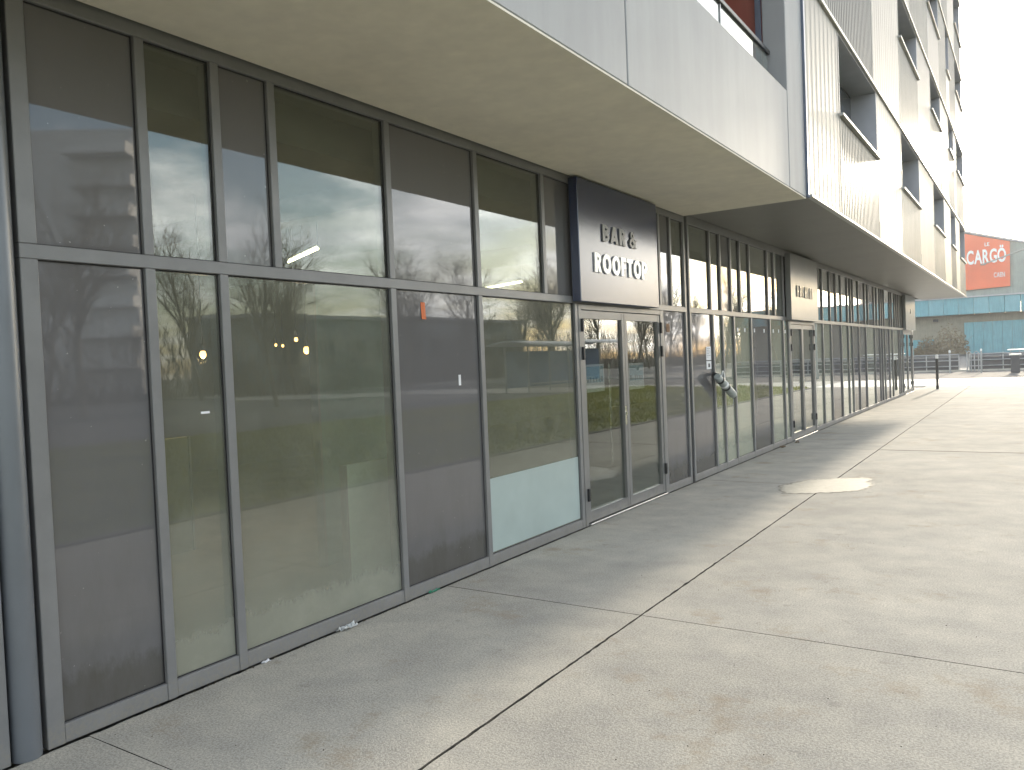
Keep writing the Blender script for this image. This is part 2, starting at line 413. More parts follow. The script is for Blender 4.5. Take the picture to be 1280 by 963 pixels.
# ------------------------------------------------------------------ mesh helpers
class MB:
    def __init__(s): s.v, s.f = [], []
    def box(s, x0, x1, y0, y1, z0, z1, bev=0.0):
        if bev > 0:
            bm = bmesh.new()
            bmesh.ops.create_cube(bm, size=1)
            for q in bm.verts:
                q.co = Vector(((x0 + x1) / 2 + q.co.x * (x1 - x0), (y0 + y1) / 2 + q.co.y * (y1 - y0), (z0 + z1) / 2 + q.co.z * (z1 - z0)))
            bmesh.ops.bevel(bm, geom=bm.edges[:], offset=bev, segments=1, affect='EDGES')
            o = len(s.v); bm.verts.index_update()
            s.v += [tuple(q.co) for q in bm.verts]
            s.f += [tuple(o + q.index for q in f.verts) for f in bm.faces]
            bm.free(); return s
        o = len(s.v)
        s.v += [(x, y, z) for x in (x0, x1) for y in (y0, y1) for z in (z0, z1)]
        for f in ((0, 1, 3, 2), (4, 6, 7, 5), (0, 4, 5, 1), (2, 3, 7, 6), (0, 2, 6, 4), (1, 5, 7, 3)):
            s.f.append(tuple(o + k for k in f))
        return s
    def tube(s, pts, r, n=8, caps=True):
        pts = [Vector(p) for p in pts]
        rs = r if isinstance(r, (list, tuple)) else [r] * len(pts)
        o = len(s.v)
        ref = None
        for i, p in enumerate(pts):
            d = (pts[min(i + 1, len(pts) - 1)] - pts[max(i - 1, 0)]).normalized()
            if ref is None:
                ref = d.orthogonal().normalized()
            ref = (ref - d * ref.dot(d)).normalized()
            b = d.cross(ref)
            for k in range(n):
                a = 2 * math.pi * k / n
                s.v.append(tuple(p + (ref * math.cos(a) + b * math.sin(a)) * rs[i]))
        for i in range(len(pts) - 1):
            for k in range(n):
                k2 = (k + 1) % n
                s.f.append((o + i * n + k, o + i * n + k2, o + (i + 1) * n + k2, o + (i + 1) * n + k))
        if caps:
            s.f.append(tuple(o + k for k in reversed(range(n))))
            e = o + (len(pts) - 1) * n
            s.f.append(tuple(e + k for k in range(n)))
        return s
    def prism(s, poly, axis, a, b):
        """poly: 2D points in the two axes other than axis (cyclic order), extruded from a to b"""
        o = len(s.v); n = len(poly)
        for h in (a, b):
            for (p, q) in poly:
                s.v.append((h, p, q) if axis == 'x' else (p, h, q) if axis == 'y' else (p, q, h))
        s.f.append(tuple(o + k for k in range(n)))
        s.f.append(tuple(o + n + k for k in reversed(range(n))))
        for k in range(n):
            k2 = (k + 1) % n
            s.f.append((o + k, o + n + k, o + n + k2, o + k2))
        return s
    def ball(s, c, r, seg=10, rings=6, sx=1, sy=1, sz=1):
        o = len(s.v)
        s.v.append((c[0], c[1], c[2] + r * sz))
        for i in range(1, rings):
            a = math.pi * i / rings
            for k in range(seg):
                b = 2 * math.pi * k / seg
                s.v.append((c[0] + r * sx * math.sin(a) * math.cos(b), c[1] + r * sy * math.sin(a) * math.sin(b), c[2] + r * sz * math.cos(a)))
        s.v.append((c[0], c[1], c[2] - r * sz))
        e = len(s.v) - 1
        for k in range(seg):
            s.f.append((o, o + 1 + k, o + 1 + (k + 1) % seg))
            s.f.append((e, e - seg + (k + 1) % seg, e - seg + k))
        for i in range(rings - 2):
            for k in range(seg):
                a = o + 1 + i * seg
                s.f.append((a + k, a + seg + k, a + seg + (k + 1) % seg, a + (k + 1) % seg))
        return s
    def mesh(s, name, mat, smooth=False):
        me = bpy.data.meshes.new(name)
        me.from_pydata(s.v, [], s.f)
        me.update()
        bm = bmesh.new(); bm.from_mesh(me)
        bmesh.ops.recalc_face_normals(bm, faces=bm.faces[:])
        bm.to_mesh(me); bm.free()
        if smooth:
            for p in me.polygons: p.use_smooth = True
        me.materials.append(MATS[mat])
        return me
    def build(s, name, mat, parent=None, smooth=False):
        return link(name, s.mesh(name, mat, smooth), parent)

def link(name, me, parent=None):
    o = bpy.data.objects.new(name, me)
    COL.objects.link(o)
    if parent is not None:
        o.parent = parent
        o.matrix_parent_inverse = parent.matrix_basis.inverted()
    return o

def tag(o, label, cat, group=None):
    o['label'] = label; o['category'] = cat
    if group: o['group'] = group
    return o

def thing(name, loc, label, cat, group=None):
    o = bpy.data.objects.new(name, None)
    COL.objects.link(o); o.location = loc; o.empty_display_size = 0.2
    return tag(o, label, cat, group)

def struct(o): o['kind'] = 'structure'; return o
def B(*a, **k): return MB().box(*a, **k)

def glyph(ch, height, depth, bold=0.0):
    """one letter as mesh data in (x right, y up, z out), baseline at 0, scaled so that a capital is `height` tall"""
    cu = bpy.data.curves.new('glyph', 'FONT')
    cu.body = ch; cu.size = 1.0; cu.extrude = 0.04; cu.offset = bold; cu.resolution_u = 4
    o = bpy.data.objects.new('glyph', cu); COL.objects.link(o)
    dg = bpy.context.evaluated_depsgraph_get()
    me = bpy.data.meshes.new_from_object(o.evaluated_get(dg))
    bpy.data.objects.remove(o); bpy.data.curves.remove(cu)
    k = height / 0.70
    xs = [v.co.x for v in me.vertices]
    x0, w = min(xs), (max(xs) - min(xs))
    for v in me.vertices:
        v.co = Vector(((v.co.x - x0) * k, v.co.y * k, (v.co.z + 0.04) / 0.08 * depth))
    return me, w * k

def write(text, height, width, origin, right, up, out, mat, parent, depth=0.02, bold=0.0, gap=0.08, name='letter'):
    """letters side by side, squeezed to fill `width`; each its own part"""
    parts, x = [], 0.0
    for ch in text:
        if ch == ' ': x += height * 0.32; continue
        me, w = glyph(ch, height, depth, bold)
        parts.append((me, x)); x += w + height * gap
    x -= height * gap
    k = width / x
    right, up, out, origin = Vector(right), Vector(up), Vector(out), Vector(origin)
    for me, px in parts:
        for v in me.vertices:
            v.co = origin + right * ((v.co.x + px) * k) + up * v.co.y + out * v.co.z
        me.materials.clear(); me.materials.append(MATS[mat])
        me.update()
        link(name, me, parent)

def bold_letter(ch, w=0.27):
    """heavy geometric capital, unit height: outlines as polygons (with the width of the letter)"""
    def bar(x0, x1, y0, y1): return [(x0, y0), (x1, y0), (x1, y1), (x0, y1)]
    def slant(xa, xb, y0, y1, k): return [(xa, y0), (xa + k, y0), (xb + k, y1), (xb, y1)]
    def ring(cx, cy, rx, ry, a0, a1, k):
        n = 18
        o = [(cx + rx * math.cos(a0 + (a1 - a0) * i / n), cy + ry * math.sin(a0 + (a1 - a0) * i / n)) for i in range(n + 1)]
        q = [(cx + (rx - k) * math.cos(a0 + (a1 - a0) * i / n), cy + (ry - k * .9) * math.sin(a0 + (a1 - a0) * i / n)) for i in range(n + 1)]
        return [[o[i], o[i + 1], q[i + 1], q[i]] for i in range(n)]
    h = math.pi / 2
    if ch == 'B': return [bar(0, w, 0, 1)] + ring(w * .8, .73, .42, .27, -h, h, w * .72) + ring(w * .8, .29, .48, .29, -h, h, w * .78), .70
    if ch == 'P': return [bar(0, w, 0, 1)] + ring(w * .8, .67, .46, .33, -h, h, w * .85), .68
    if ch == 'R': return [bar(0, w, 0, 1)] + ring(w * .8, .69, .44, .31, -h, h, w * .82) + [slant(.42, .20, 0, .46, w * 1.05)], .72
    if ch == 'A': return [slant(0, .30, 0, 1, w), slant(.60, .30, 0, 1, w), bar(.22, .66, .16, .36)], .87
    if ch == 'O': return ring(.46, .5, .46, .52, 0, 2 * math.pi, w), .92
    if ch == 'F': return [bar(0, w, 0, 1), bar(w, .60, .77, 1), bar(w, .54, .40, .62)], .60
    if ch == 'T': return [bar(0, .68, .77, 1), bar(.34 - w / 2, .34 + w / 2, 0, .77)], .68
    if ch == '&': return ring(.36, .74, .22, .25, 0, 2 * math.pi, w * .55) + ring(.34, .28, .34, .30, 0, 2 * math.pi, w * .7) + [slant(.62, .22, 0, .66, w * .72), slant(.52, .66, .16, .52, w * .6)], .86
def bold_write(text, height, width, origin, mat, parent, depth=0.014, gap=0.10):
    x, items = 0.0, []
    for ch in text:
        if ch == ' ': x += .30; continue
        polys, w = bold_letter(ch); items.append((polys, x)); x += w + gap
    k = width / (x - gap)
    for polys, px in items:
        mb = MB()
        for i, p in enumerate(polys):
            mb.prism([(origin[1] + (u + px) * k, origin[2] + v * height) for u, v in p], 'x', origin[0] + .0005, origin[0] + depth + .00006 * i)
        mb.build('letter', mat, parent)

# ------------------------------------------------------------------ ground
struct(MB().box(-400, 500, -300, 900, -0.9, -0.05).build('ground', 'asphalt'))
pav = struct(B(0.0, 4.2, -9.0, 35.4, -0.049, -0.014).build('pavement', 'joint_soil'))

def slab(x0, x1, y0, y1, jx0=0.0, jx1=0.0, jy=0.004):
    """a cast concrete bay with slightly ragged edges"""
    rnd = random.Random(hash((round(x0, 3), round(y0, 3))) & 0xffff)
    mb = MB()
    ny = max(4, int((y1 - y0) / 0.05)) if y0 < 16 else max(3, int((y1 - y0) / 0.4))
    nx = max(3, int((x1 - x0) / 0.08)) if y0 < 16 else 4
    per = []
    for i in range(nx): per.append((x0 + (x1 - x0) * i / nx, y0 + rnd.uniform(0, jy)))
    for i in range(ny): per.append((x1 - abs(rnd.gauss(0, jx1)), y0 + (y1 - y0) * i / ny))
    for i in range(nx): per.append((x1 - (x1 - x0) * i / nx, y1 - rnd.uniform(0, jy)))
    for i in range(ny): per.append((x0 + abs(rnd.gauss(0, jx0)), y1 - (y1 - y0) * i / ny))
    n = len(per)
    dz = rnd.uniform(-0.0012, 0.0012)
    mb.v = [(x, y, dz - 0.003) for x, y in per]
    cx, cy = (x0 + x1) / 2, (y0 + y1) / 2
    ins = 0.0008
    mb.v += [(x + ins * (1 if x < cx else -1), y + ins * (1 if y < cy else -1), dz) for x, y in per]
    mb.v += [(x, y, -0.04) for x, y in per]
    mb.f.append(tuple(n + k for k in range(n)))
    for k in range(n):
        k2 = (k + 1) % n
        mb.f.append((k, k2, n + k2, n + k)); mb.f.append((2 * n + k, 2 * n + k2, k2, k))
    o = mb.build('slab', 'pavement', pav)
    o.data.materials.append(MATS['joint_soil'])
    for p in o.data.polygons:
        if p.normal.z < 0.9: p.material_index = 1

JX = 1.535
left_y = [-9.0, -4.5, -1.2, 1.875, 4.5, 6.70, 9.8, 13.5, 18.0, 22.5, 27.0, 31.5, 35.4]
for a, b in zip(left_y, left_y[1:]):
    slab(0.014, JX - 0.0042, a + 0.001, b - 0.001, 0.004, 0.003, 0.0015)
right_y = [-9.0, -4.5, 0.0, 4.5, 9.8, 13.5, 18.0, 22.5, 27.0, 31.5, 35.4]
for a, b in zip(right_y, right_y[1:]):
    w0 = 0.011 if a == 13.5 else 0.001
    w = 0.011 if b == 13.5 else 0.001
    slab(JX + 0.0042, 4.2, a + w0, b - w, 0.003, 0.0, 0.0015)

# street beyond the end of the building: pale strip, carriageway, far footway
struct(B(-30, 4.2, 35.4, 42.2, -0.05, 0.0).build('crossing_strip', 'road_white'))
struct(B(4.2, 60, 35.4, 42.2, -0.05, 0.001).build('crossing_path', 'pale_paving'))
struct(B(-80, 90, 42.2, 53.0, -0.05, 0.004).build('far_footway', 'grey_paving'))
struct(B(-80, 90, 53.0, 53.25, -0.05, 0.10).build('kerb', 'pale_paving'))
struct(B(4.2, 4.35, -20, 35.4, -0.05, 0.012).build('lawn_edging', 'grey_paving'))
struct(B(15.2, 17.2, -40, 35.4, -0.05, 0.01).build('footpath', 'grey_paving'))

# lawn opposite the shopfront
def lawn():
    mb = MB()
    nx, ny = 24, 90
    x0, x1, y0, y1 = 4.35, 15.2, -40.0, 35.4
    for j in range(ny + 1):
        for i in range(nx + 1):
            x, y = x0 + (x1 - x0) * i / nx, y0 + (y1 - y0) * j / ny
            e = min(1, min(i, nx - i) / 4.0)
            mb.v.append((x, y, 0.005 + e * (0.18 * math.sin(math.pi * i / nx) + 0.10 * noise.noise((x * .3, y * .3, 0)))))
    for j in range(ny):
        for i in range(nx):
            a = j * (nx + 1) + i
            mb.f.append((a, a + 1, a + nx + 2, a + nx + 1))
    struct(mb.build('lawn', 'soil_grass', smooth=True))
    g = MB(); rnd = random.Random(3)
    for _ in range(42000):
        x, y = rnd.uniform(4.38, 15.1), rnd.uniform(-6, 35.2)
        i = (x - x0) / (x1 - x0) * nx
        e = min(1, min(i, nx - i) / 4.0)
        z = 0.0 + e * (0.18 * math.sin(math.pi * i / nx) + 0.10 * noise.noise((x * .3, y * .3, 0)))
        a = rnd.uniform(0, 6.28); h = rnd.uniform(0.04, 0.13); w = rnd.uniform(.012, .03)
        dx, dy = math.cos(a) * w, math.sin(a) * w
        lx, ly = rnd.uniform(-.05, .05), rnd.uniform(-.05, .05)
        o = len(g.v)
        g.v += [(x - dx, y - dy, z), (x + dx, y + dy, z), (x + lx, y + ly, z + h)]
        g.f.append((o, o + 1, o + 2))
    me = bpy.data.meshes.new('grass'); me.from_pydata(g.v, [], g.f); me.materials.append(MATS['grass_blade'])
    o = link('grass', me); o['kind'] = 'stuff'
    o['label'] = 'short green grass growing on the lawn opposite the shopfront'; o['category'] = 'grass'
lawn()

# ------------------------------------------------------------------ shopfront
shop = thing('glass_shopfront', (0, 1.74, 0), 'long grey framed glass shopfront along the pavement under the overhang', 'shopfront')
ZT0, ZT1, ZH0, ZH1, ZS = 2.135, 2.20, 3.255, 3.345, 0.085
GX = -0.026                                       # face of the glass behind the face of the frame
MW = 0.052

def pane_obj(y0, y1, z0, z1, kind, parent=None, xg=GX, name='pane'):
    rnd = random.Random(int(y0 * 977 + z0 * 131))
    me = B(-0.006, 0.006, -(y1 - y0) / 2, (y1 - y0) / 2, -(z1 - z0) / 2, (z1 - z0) / 2).mesh(name, kind)
    o = bpy.data.objects.new(name, me); COL.objects.link(o)
    o.location = (xg - 0.006, (y0 + y1) / 2, (z0 + z1) / 2)
    o.rotation_euler = (0, rnd.gauss(0, 0.0012), rnd.gauss(0, 0.0012))
    p = parent or shop
    o.parent = p; o.matrix_parent_inverse = p.matrix_world.inverted() if False else Matrix.Translation(-Vector(p.location))
    return o

def mullion(y, z0, z1, w=MW, x1=0.0):
    B(-0.11, x1, y - w / 2, y + w / 2, z0, z1, bev=0.003).build('mullion', 'frame_grey', shop)

def rail(y0, y1, z0, z1, name, x1=-0.0015):
    B(-0.105, x1, y0, y1, z0, z1, bev=0.003).build(name, 'frame_grey', shop)

def bead(y0, y1, z0, z1):
    """black gasket line round a pane"""
    g = 0.006
    mb = MB()
    x0, x1 = GX - 0.02, GX + 0.003
    mb.box(x0, x1, y0, y0 + g, z0, z1); mb.box(x0, x1, y1 - g, y1, z0, z1)
    mb.box(x0, x1, y0 + g, y1 - g, z0, z0 + g); mb.box(x0, x1, y0 + g, y1 - g, z1 - g, z1)
    mb.build('gasket', 'gasket', shop)

CL, OP = 'clear_glass', 'panel_grey'
# each run: mullion centres, then what fills each bay (o opaque grey, c clear)
low_runs = [([-4.6, -3.1, -1.7, -0.35, 0.55, 1.52], 'cocco'),
            ([1.745, 2.31, 2.735, 4.08, 5.09, 6.64], 'occoc'),
            ([8.73, 9.49], 'o'),
            ([9.635, 10.49, 10.89, 11.385, 12.22, 13.25, 14.08, 14.44], 'occcocc'),
            ([16.36, 17.16, 17.96, 19.02, 19.84, 20.33, 21.16, 22.16, 23.50, 24.39, 24.81, 25.25, 26.09, 26.73, 28.10, 28.46, 28.95], 'ccoccoocoococcoc')]
up_runs = [([-4.6, -3.1, -1.7, -0.35, 0.55, 1.52], 'cocco'),
           ([1.745, 2.31, 2.735, 3.11, 4.08, 5.09, 6.10, 6.64, 7.6, 8.70, 9.05, 9.49], 'ococococoocc'[:11]),
           ([9.635, 10.43, 10.85, 11.30, 11.73, 12.21, 13.18, 13.58, 14.15, 16.36, 17.17, 17.90, 18.52, 19.08, 19.82, 20.20, 20.50, 21.18, 22.08, 22.55,
             23.48, 23.94, 24.49, 24.84, 25.20, 26.28, 26.68, 27.26, 27.70, 28.14, 28.69, 31.45], 'ccocccccoococccocococcoccoccoco'),
           ]
for runs, z0, z1 in ((low_runs, 0.0, ZT0), (up_runs, ZT1, ZH0)):
    low = runs is low_runs
    for ys, kinds in runs:
        for i, y in enumerate(ys):
            w = 0.075 if abs(y - 1.745) < .01 or abs(y - 1.52) < .01 else MW
            mullion(y, z0, z1, w)
        for i, (a, b) in enumerate(zip(ys, ys[1:])):
            y0, y1 = a + MW / 2 + (0.0115 if abs(a - 1.745) < .01 else 0), b - MW / 2 - (0.0115 if abs(b - 1.52) < .01 else 0)
            zz0 = z0
            if low:
                rail(y0, y1, 0.0, ZS, 'sill_rail', x1=-0.004)
                zz0 = ZS
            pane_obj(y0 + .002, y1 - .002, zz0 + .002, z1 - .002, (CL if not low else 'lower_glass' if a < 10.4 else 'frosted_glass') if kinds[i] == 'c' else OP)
            bead(y0, y1, zz0, z1)
for a, b in ((-4.63, 1.558), (1.708, 9.516), (9.609, 31.5)):
    rail(a, b, ZH0, ZH1 + 0.03, 'head_rail')
    rail(a, b, ZT0, ZT1, 'transom_rail')
# twin posts at the joint between the two blocks and the grey round pipe at the near end
B(-0.10, -0.02, 9.5165, 9.6085, 0.0, 3.37).build('joint_strip', 'dark_metal', shop)
MB().tube([(-0.028, 1.632, 0.0), (-0.028, 1.632, 3.325)], 0.060, 28, caps=False).build('round_post', 'pipe_blue', shop, smooth=True)
B(-0.115, -0.075, 1.5585, 1.707, 0.0, 3.37).build('joint_strip', 'dark_metal', shop)

def door_pair(y0, y1, tag_extra=''):
    """frame, two glazed leaves, hinges, lock"""
    fw = 0.055
    B(-0.10, 0.004, y0, y0 + fw, 0, ZT0 - .004, bev=0.003).build('door_frame', 'frame_light', shop)
    B(-0.10, 0.004, y1 - fw, y1, 0, ZT0 - .004, bev=0.003).build('door_frame', 'frame_light', shop)
    B(-0.10, 0.003, y0 + fw, y1 - fw, ZT0 - 0.055, ZT0 - .004, bev=0.003).build('door_frame', 'frame_light', shop)
    B(-0.12, 0.03, y0 + fw, y1 - fw, 0.0, 0.022, bev=0.004).build('threshold', 'chrome', shop)
    ym = (y0 + y1) / 2
    zt = ZT0 - 0.062
    for k, (a, b) in enumerate(((y0 + fw + .006, ym - .004), (ym + .004, y1 - fw - .006))):
        st = 0.058
        leaf = MB()
        leaf.box(-0.066, -0.004, a, a + st, 0.028, zt); leaf.box(-0.066, -0.004, b - st, b, 0.028, zt)
        d = leaf.build('door', 'frame_light', shop)
        B(-0.064, -0.006, a + st, b - st, 0.028, 0.028 + 0.10).build('bottom_rail', 'frame_light', d)
        B(-0.064, -0.006, a + st, b - st, zt - 0.075, zt).build('top_rail', 'frame_light', d)
        g = pane_obj(a + st, b - st, 0.128, zt - 0.075, 'door_glass', None, -0.03, 'door_pane')
        mb = MB()
        for z in (1.93, 1.66, 0.30):
            yh = a - 0.004 if k == 0 else b + 0.004
            MB().box(-0.002, 0.026, yh - 0.016, yh + 0.016, z - 0.062, z + 0.062, bev=0.005).build('hinge', 'dark_metal', d)
        if k == 0:
            MB().tube([(-0.004, b - .04, 1.02), (0.014, b - .04, 1.02)], 0.017, 12).build('lock', 'chrome', d)
            MB().box(-0.0035, 0.004, b - 0.06, b - 0.02, 0.90, 1.10, bev=.002).build('lock_plate', 'chrome', d)
        MB().tube([(-0.13, (b if k == 0 else a) - (.14 if k == 0 else -.14), 0.5), (-0.13, (b if k == 0 else a) - (.14 if k == 0 else -.14), 1.55)], 0.014, 8).build('pull_handle', 'chrome', d)
door_pair(6.672, 8.70)
door_pair(14.47, 16.33)
door_pair(28.98, 31.30)
B(-0.11, 0.0, 31.302, 31.5, 0, ZT0, bev=0.004).build('mullion', 'frame_grey', shop)
# narrow red-edged end post and the return wall of the shop
B(-8.0, -0.11, 31.3, 31.498, 0, 3.34).build('end_wall', 'frame_grey', shop)

# ------------------------------------------------------------------ inside the shop
struct(B(-8.0, -0.13, -4.6, 31.3, -0.05, 0.012).build('shop_floor', 'inner_floor'))
struct(B(-8.2, -8.0, -4.6, 31.3, -0.05, 3.4).build('shop_back_wall', 'inner_wall'))
struct(B(-8.0, -0.12, -4.6, 31.3, 3.31, 3.39).build('shop_ceiling', 'inner_ceiling'))
struct(B(-8.2, -0.12, -4.8, -4.6, -0.05, 3.4).build('shop_side_wall', 'inner_wall'))
struct(B(-0.75, -0.35, -4.5, 31.0, 3.05, 3.305).build('shop_bulkhead', 'inner_ceiling'))
for i, y in enumerate((2.2, 5.4, 8.6, 11.8, 15.0)):
    struct(B(-7.9, -0.8, y, y + 0.24, 3.08, 3.307).build('shop_ceiling_beam', 'inner_ceiling'))
for (c, lab, cat) in (
    ((-1.28, -1.22, 4.50, 6.05, 0.012, 2.35, 'teal_board'), 'tall dull teal partition inside behind the wide clear pane', 'partition'),
    ((-0.34, -0.31, 3.86, 4.75, 0.012, 0.95, 'aqua_board'), 'low pale green board standing inside the wide clear pane', 'board'),
    ((-2.9, -2.84, 2.0, 4.4, 0.012, 1.05, 'beige_board'), 'waist high beige counter front inside the near clear panes', 'counter'),
    ((-0.9, -0.86, 11.5, 12.2, 1.0, 1.62, 'aqua_board'), 'pale green notice board seen inside past the entrance', 'board'),
    ((-1.1, -1.04, 14.6, 15.6, 0.012, 2.2, 'teal_board'), 'dull teal screen standing inside the second glazed doorway', 'partition')):
    x0, x1, y0, y1, z0, z1, mt = c
    t = thing('interior_' + cat, ((x0 + x1) / 2, (y0 + y1) / 2, z0), lab, cat)
    B(x0, x1, y0, y1, z0, z1, bev=0.004).build('panel', mt, t)
    B(x0 - .012, x1 + .012, y0 - .02, y0 - .001, z0, z1).build('edge_trim', 'galvanised', t)
    B(x0 - .012, x1 + .012, y1 + .001, y1 + .02, z0, z1).build('edge_trim', 'galvanised', t)

def pendant(x, y, z, label, r=0.045):
    t = thing('pendant_lamp', (x, y, z), label, 'lamp', 'warm bulbs hanging inside the shop')
    MB().ball((x, y, z), r, 12, 8, sz=1.3).build('bulb', 'bulb', t, True)
    if r > .029:
        pl = bpy.data.lights.new('bulb_light', 'POINT'); pl.energy = 5.0; pl.color = (1.0, 0.62, 0.28); pl.shadow_soft_size = 0.05
        po = bpy.data.objects.new('bulb_light', pl); COL.objects.link(po); po.location = (0, 0, -r * 1.6); po.parent = t
    MB().tube([(x, y, z + r * 1.1), (x, y, z + r * 1.1 + .07)], 0.018, 10).build('socket', 'dark_metal', t)
    MB().tube([(x, y, z + r * 1.1 + .07), (x, y, 3.31)], 0.004, 5).build('cord', 'dark_metal', t)
pendant(-3.0, 4.72, 1.80, 'lit warm bulb seen alone through the narrow clear pane', 0.03)
pendant(-3.0, 6.01, 1.83, 'brightest lit warm bulb seen through the wide clear pane', 0.032)
pendant(-3.2, 6.05, 1.955, 'lit warm bulb just above the brightest one', 0.02)
pendant(-5.2, 7.46, 1.98, 'left one of two tiny lit bulbs side by side deep inside', 0.017)
pendant(-5.2, 7.58, 1.97, 'right one of two tiny lit bulbs side by side deep inside', 0.017)

def strip_light(a, b, label):
    t = thing('strip_light', a, label, 'lamp', 'fluorescent tubes under the shop ceiling')
    MB().tube([a, b], 0.013, 8).build('tube', 'tube_light', t)
    u = Vector((0, 0, .04))
    MB().tube([Vector(a) + u, Vector(b) + u], 0.02, 6).build('housing', 'galvanised', t)
    for q in (a, b):
        q = Vector(q)
        MB().tube([q + u, Vector((q.x, q.y, 3.31))], 0.005, 5).build('hanger', 'dark_metal', t)
strip_light((-3.75, 6.48, 2.9), (-2.75, 6.01, 2.9), 'lit tube lamp inside seen through the widest upper pane')
strip_light((-4.36, 11.35, 2.9), (-3.30, 10.91, 2.9), 'lit tube lamp inside seen through the upper pane nearest the navy sign')

# ------------------------------------------------------------------ signs
sg = thing('entrance_sign', (0.0, 7.4, 2.14), 'navy box sign with white lettering over the glazed double door', 'sign')
SX = 0.10
B(0.006, SX, 6.56, 8.40, 2.145, 3.30, bev=0.006).build('box', 'navy', sg)
bold_write('BAR &', 0.168, 0.79, (SX, 7.03, 2.745), 'letter_soffit_dark', sg, gap=.13)
bold_write('ROOFTOP', 0.190, 1.23, (SX, 6.84, 2.434), 'letter_white', sg)
sg2 = thing('doorway_sign', (0.0, 15.3, 2.14), 'silver grey box sign with raised steel letters over the second doorway', 'sign')
B(0.006, SX, 14.24, 16.28, 2.145, 3.30, bev=0.006).build('box', 'sign_silver', sg2)
for i in range(7):        # worn raised letters: only their strokes can still be seen
    y = 14.62 + i * 0.185
    rnd = random.Random(i)
    mb = MB()
    mb.box(SX, SX + .02, y, y + .035, 2.56, 2.76)
    if i % 2: mb.box(SX, SX + .02, y + .085, y + .12, 2.56, 2.76)
    mb.box(SX, SX + .019, y + .0355, y + .0845, 2.725 if i % 3 else 2.64, 2.76 if i % 3 else 2.675)
    mb.build('letter', 'letter_steel', sg2)
sg3 = thing('end_sign', (0.0, 30.1, 2.14), 'plain silver grey box sign over the last doorway by the corner', 'sign')
B(0.006, SX, 28.95, 31.42, 2.15, 3.30, bev=0.006).build('box', 'sign_silver', sg3)
B(SX, SX + .015, 30.1, 30.35, 2.70, 2.86).build('plate', 'letter_steel', sg3)

# ------------------------------------------------------------------ papers, stickers and the tube on the shopfront
GF = GX + 0.0025
def sheet(name, y0, y1, z0, z1, mat, label, cat, x=GF, group=None, curl=0.0):
    mb = MB(); n = 4
    for j in range(n + 1):
        for i in range(3):
            mb.v.append((x + curl * ((j / n) ** 2) + (0.001 if i == 1 else 0), y0 + (y1 - y0) * i / 2, z1 + (z0 - z1) * j / n))
    for j in range(n):
        for i in range(2):
            a = j * 3 + i; mb.f.append((a, a + 3, a + 4, a + 1))
    o = mb.build(name, mat)
    sol = o.modifiers.new('thickness', 'SOLIDIFY'); sol.thickness = 0.0012
    return tag(o, label, cat, group)
sheet('orange_sticker', 4.385, 4.432, 1.935, 2.055, 'orange_paper', 'torn orange sticker high on the grey panel left of the double door', 'sticker', curl=0.006)
sheet('paper_scrap', 4.792, 4.820, 1.445, 1.525, 'paper', 'small white paper scrap on the grey panel below the orange sticker', 'sticker')
sheet('brown_sticker', 8.885, 8.985, 1.885, 1.985, 'brown_paper', 'torn brown sticker high on the grey panel right of the double door', 'sticker', curl=0.004)
sheet('window_film', 5.125, 6.60, 0.10, 0.685, 'aqua_film', 'pale aqua film on the foot of the pane left of the double door', 'film')
sheet('tape_scrap', 2.565, 2.618, 1.40, 1.412, 'paper', 'short strip of pale tape on the narrow clear pane', 'tape')
for k, (z0, z1, lab) in enumerate(((1.525, 1.705, 'upper white notice taped to the grey panel by the hanging tube'), (1.405, 1.512, 'lower white notice with a dark square taped to the grey panel'))):
    t = thing('notice', (GF, 10.3, z0), lab, 'notice')
    B(GF, GF + 0.0015, 10.215, 10.40, z0, z1).build('paper', 'paper', t)
    if k:
        B(GF + .0016, GF + .0022, 10.28, 10.35, z0 + .025, z0 + .075).build('print', 'ink', t)
    else:
        for q in range(6):
            B(GF + .0016, GF + .0022, 10.235, 10.235 + (.14, .12, .145, .1, .14, .06)[q], z1 - .03 - q * .022, z1 - .026 - q * .022).build('print_line', 'ink', t)
PX = -0.052
def poster(y0, y1, z0, z1, label, k):
    t = thing('poster', (PX, (y0 + y1) / 2, z0), label, 'poster')
    B(PX, PX + .0015, y0, y1, z0, z1).build('paper', 'paper', t)
    e = .022
    B(PX + .0016, PX + .0021, y0 + e, y1 - e, z0 + (z1 - z0) * .34, z1 - e).build('picture', 'poster_blue', t)
    rnd = random.Random(k)
    for i in range(6):
        yy = y0 + e + (y1 - y0 - 2 * e - .05) * i / 5
        h = rnd.uniform(.025, .055)
        B(PX + .0022, PX + .0026, yy, yy + rnd.uniform(.028, .045), z0 + (z1 - z0) * .36, z0 + (z1 - z0) * .36 + h).build('figure_block', 'poster_teal', t)
poster(6.87, 7.27, 1.275, 1.55, 'pale blue poster with a white foot on the left door leaf', 1)
poster(7.86, 8.25, 1.255, 1.54, 'pale blue poster with a white foot on the right door leaf', 2)

def dots():  # small plain white squares set along the panes
    for i, y in enumerate((11.60, 11.94, 12.43, 12.96, 13.50, 13.83, 14.25)):
        lab = ('small white square on glass, nearest one right of the hanging tube', 'small white square, second from the hanging tube side', 'small white square, left one on the grey panel past the tube',
               'small white square, right one on the grey panel past the tube', 'small white square, first one past that grey panel', 'small white square, second one past that grey panel', 'small white square nearest the second doorway')[i]
        sheet('white_square', y - .028, y + .028, 1.915, 1.972, 'paper', lab, 'sticker', group='small white squares along the glass')
dots()

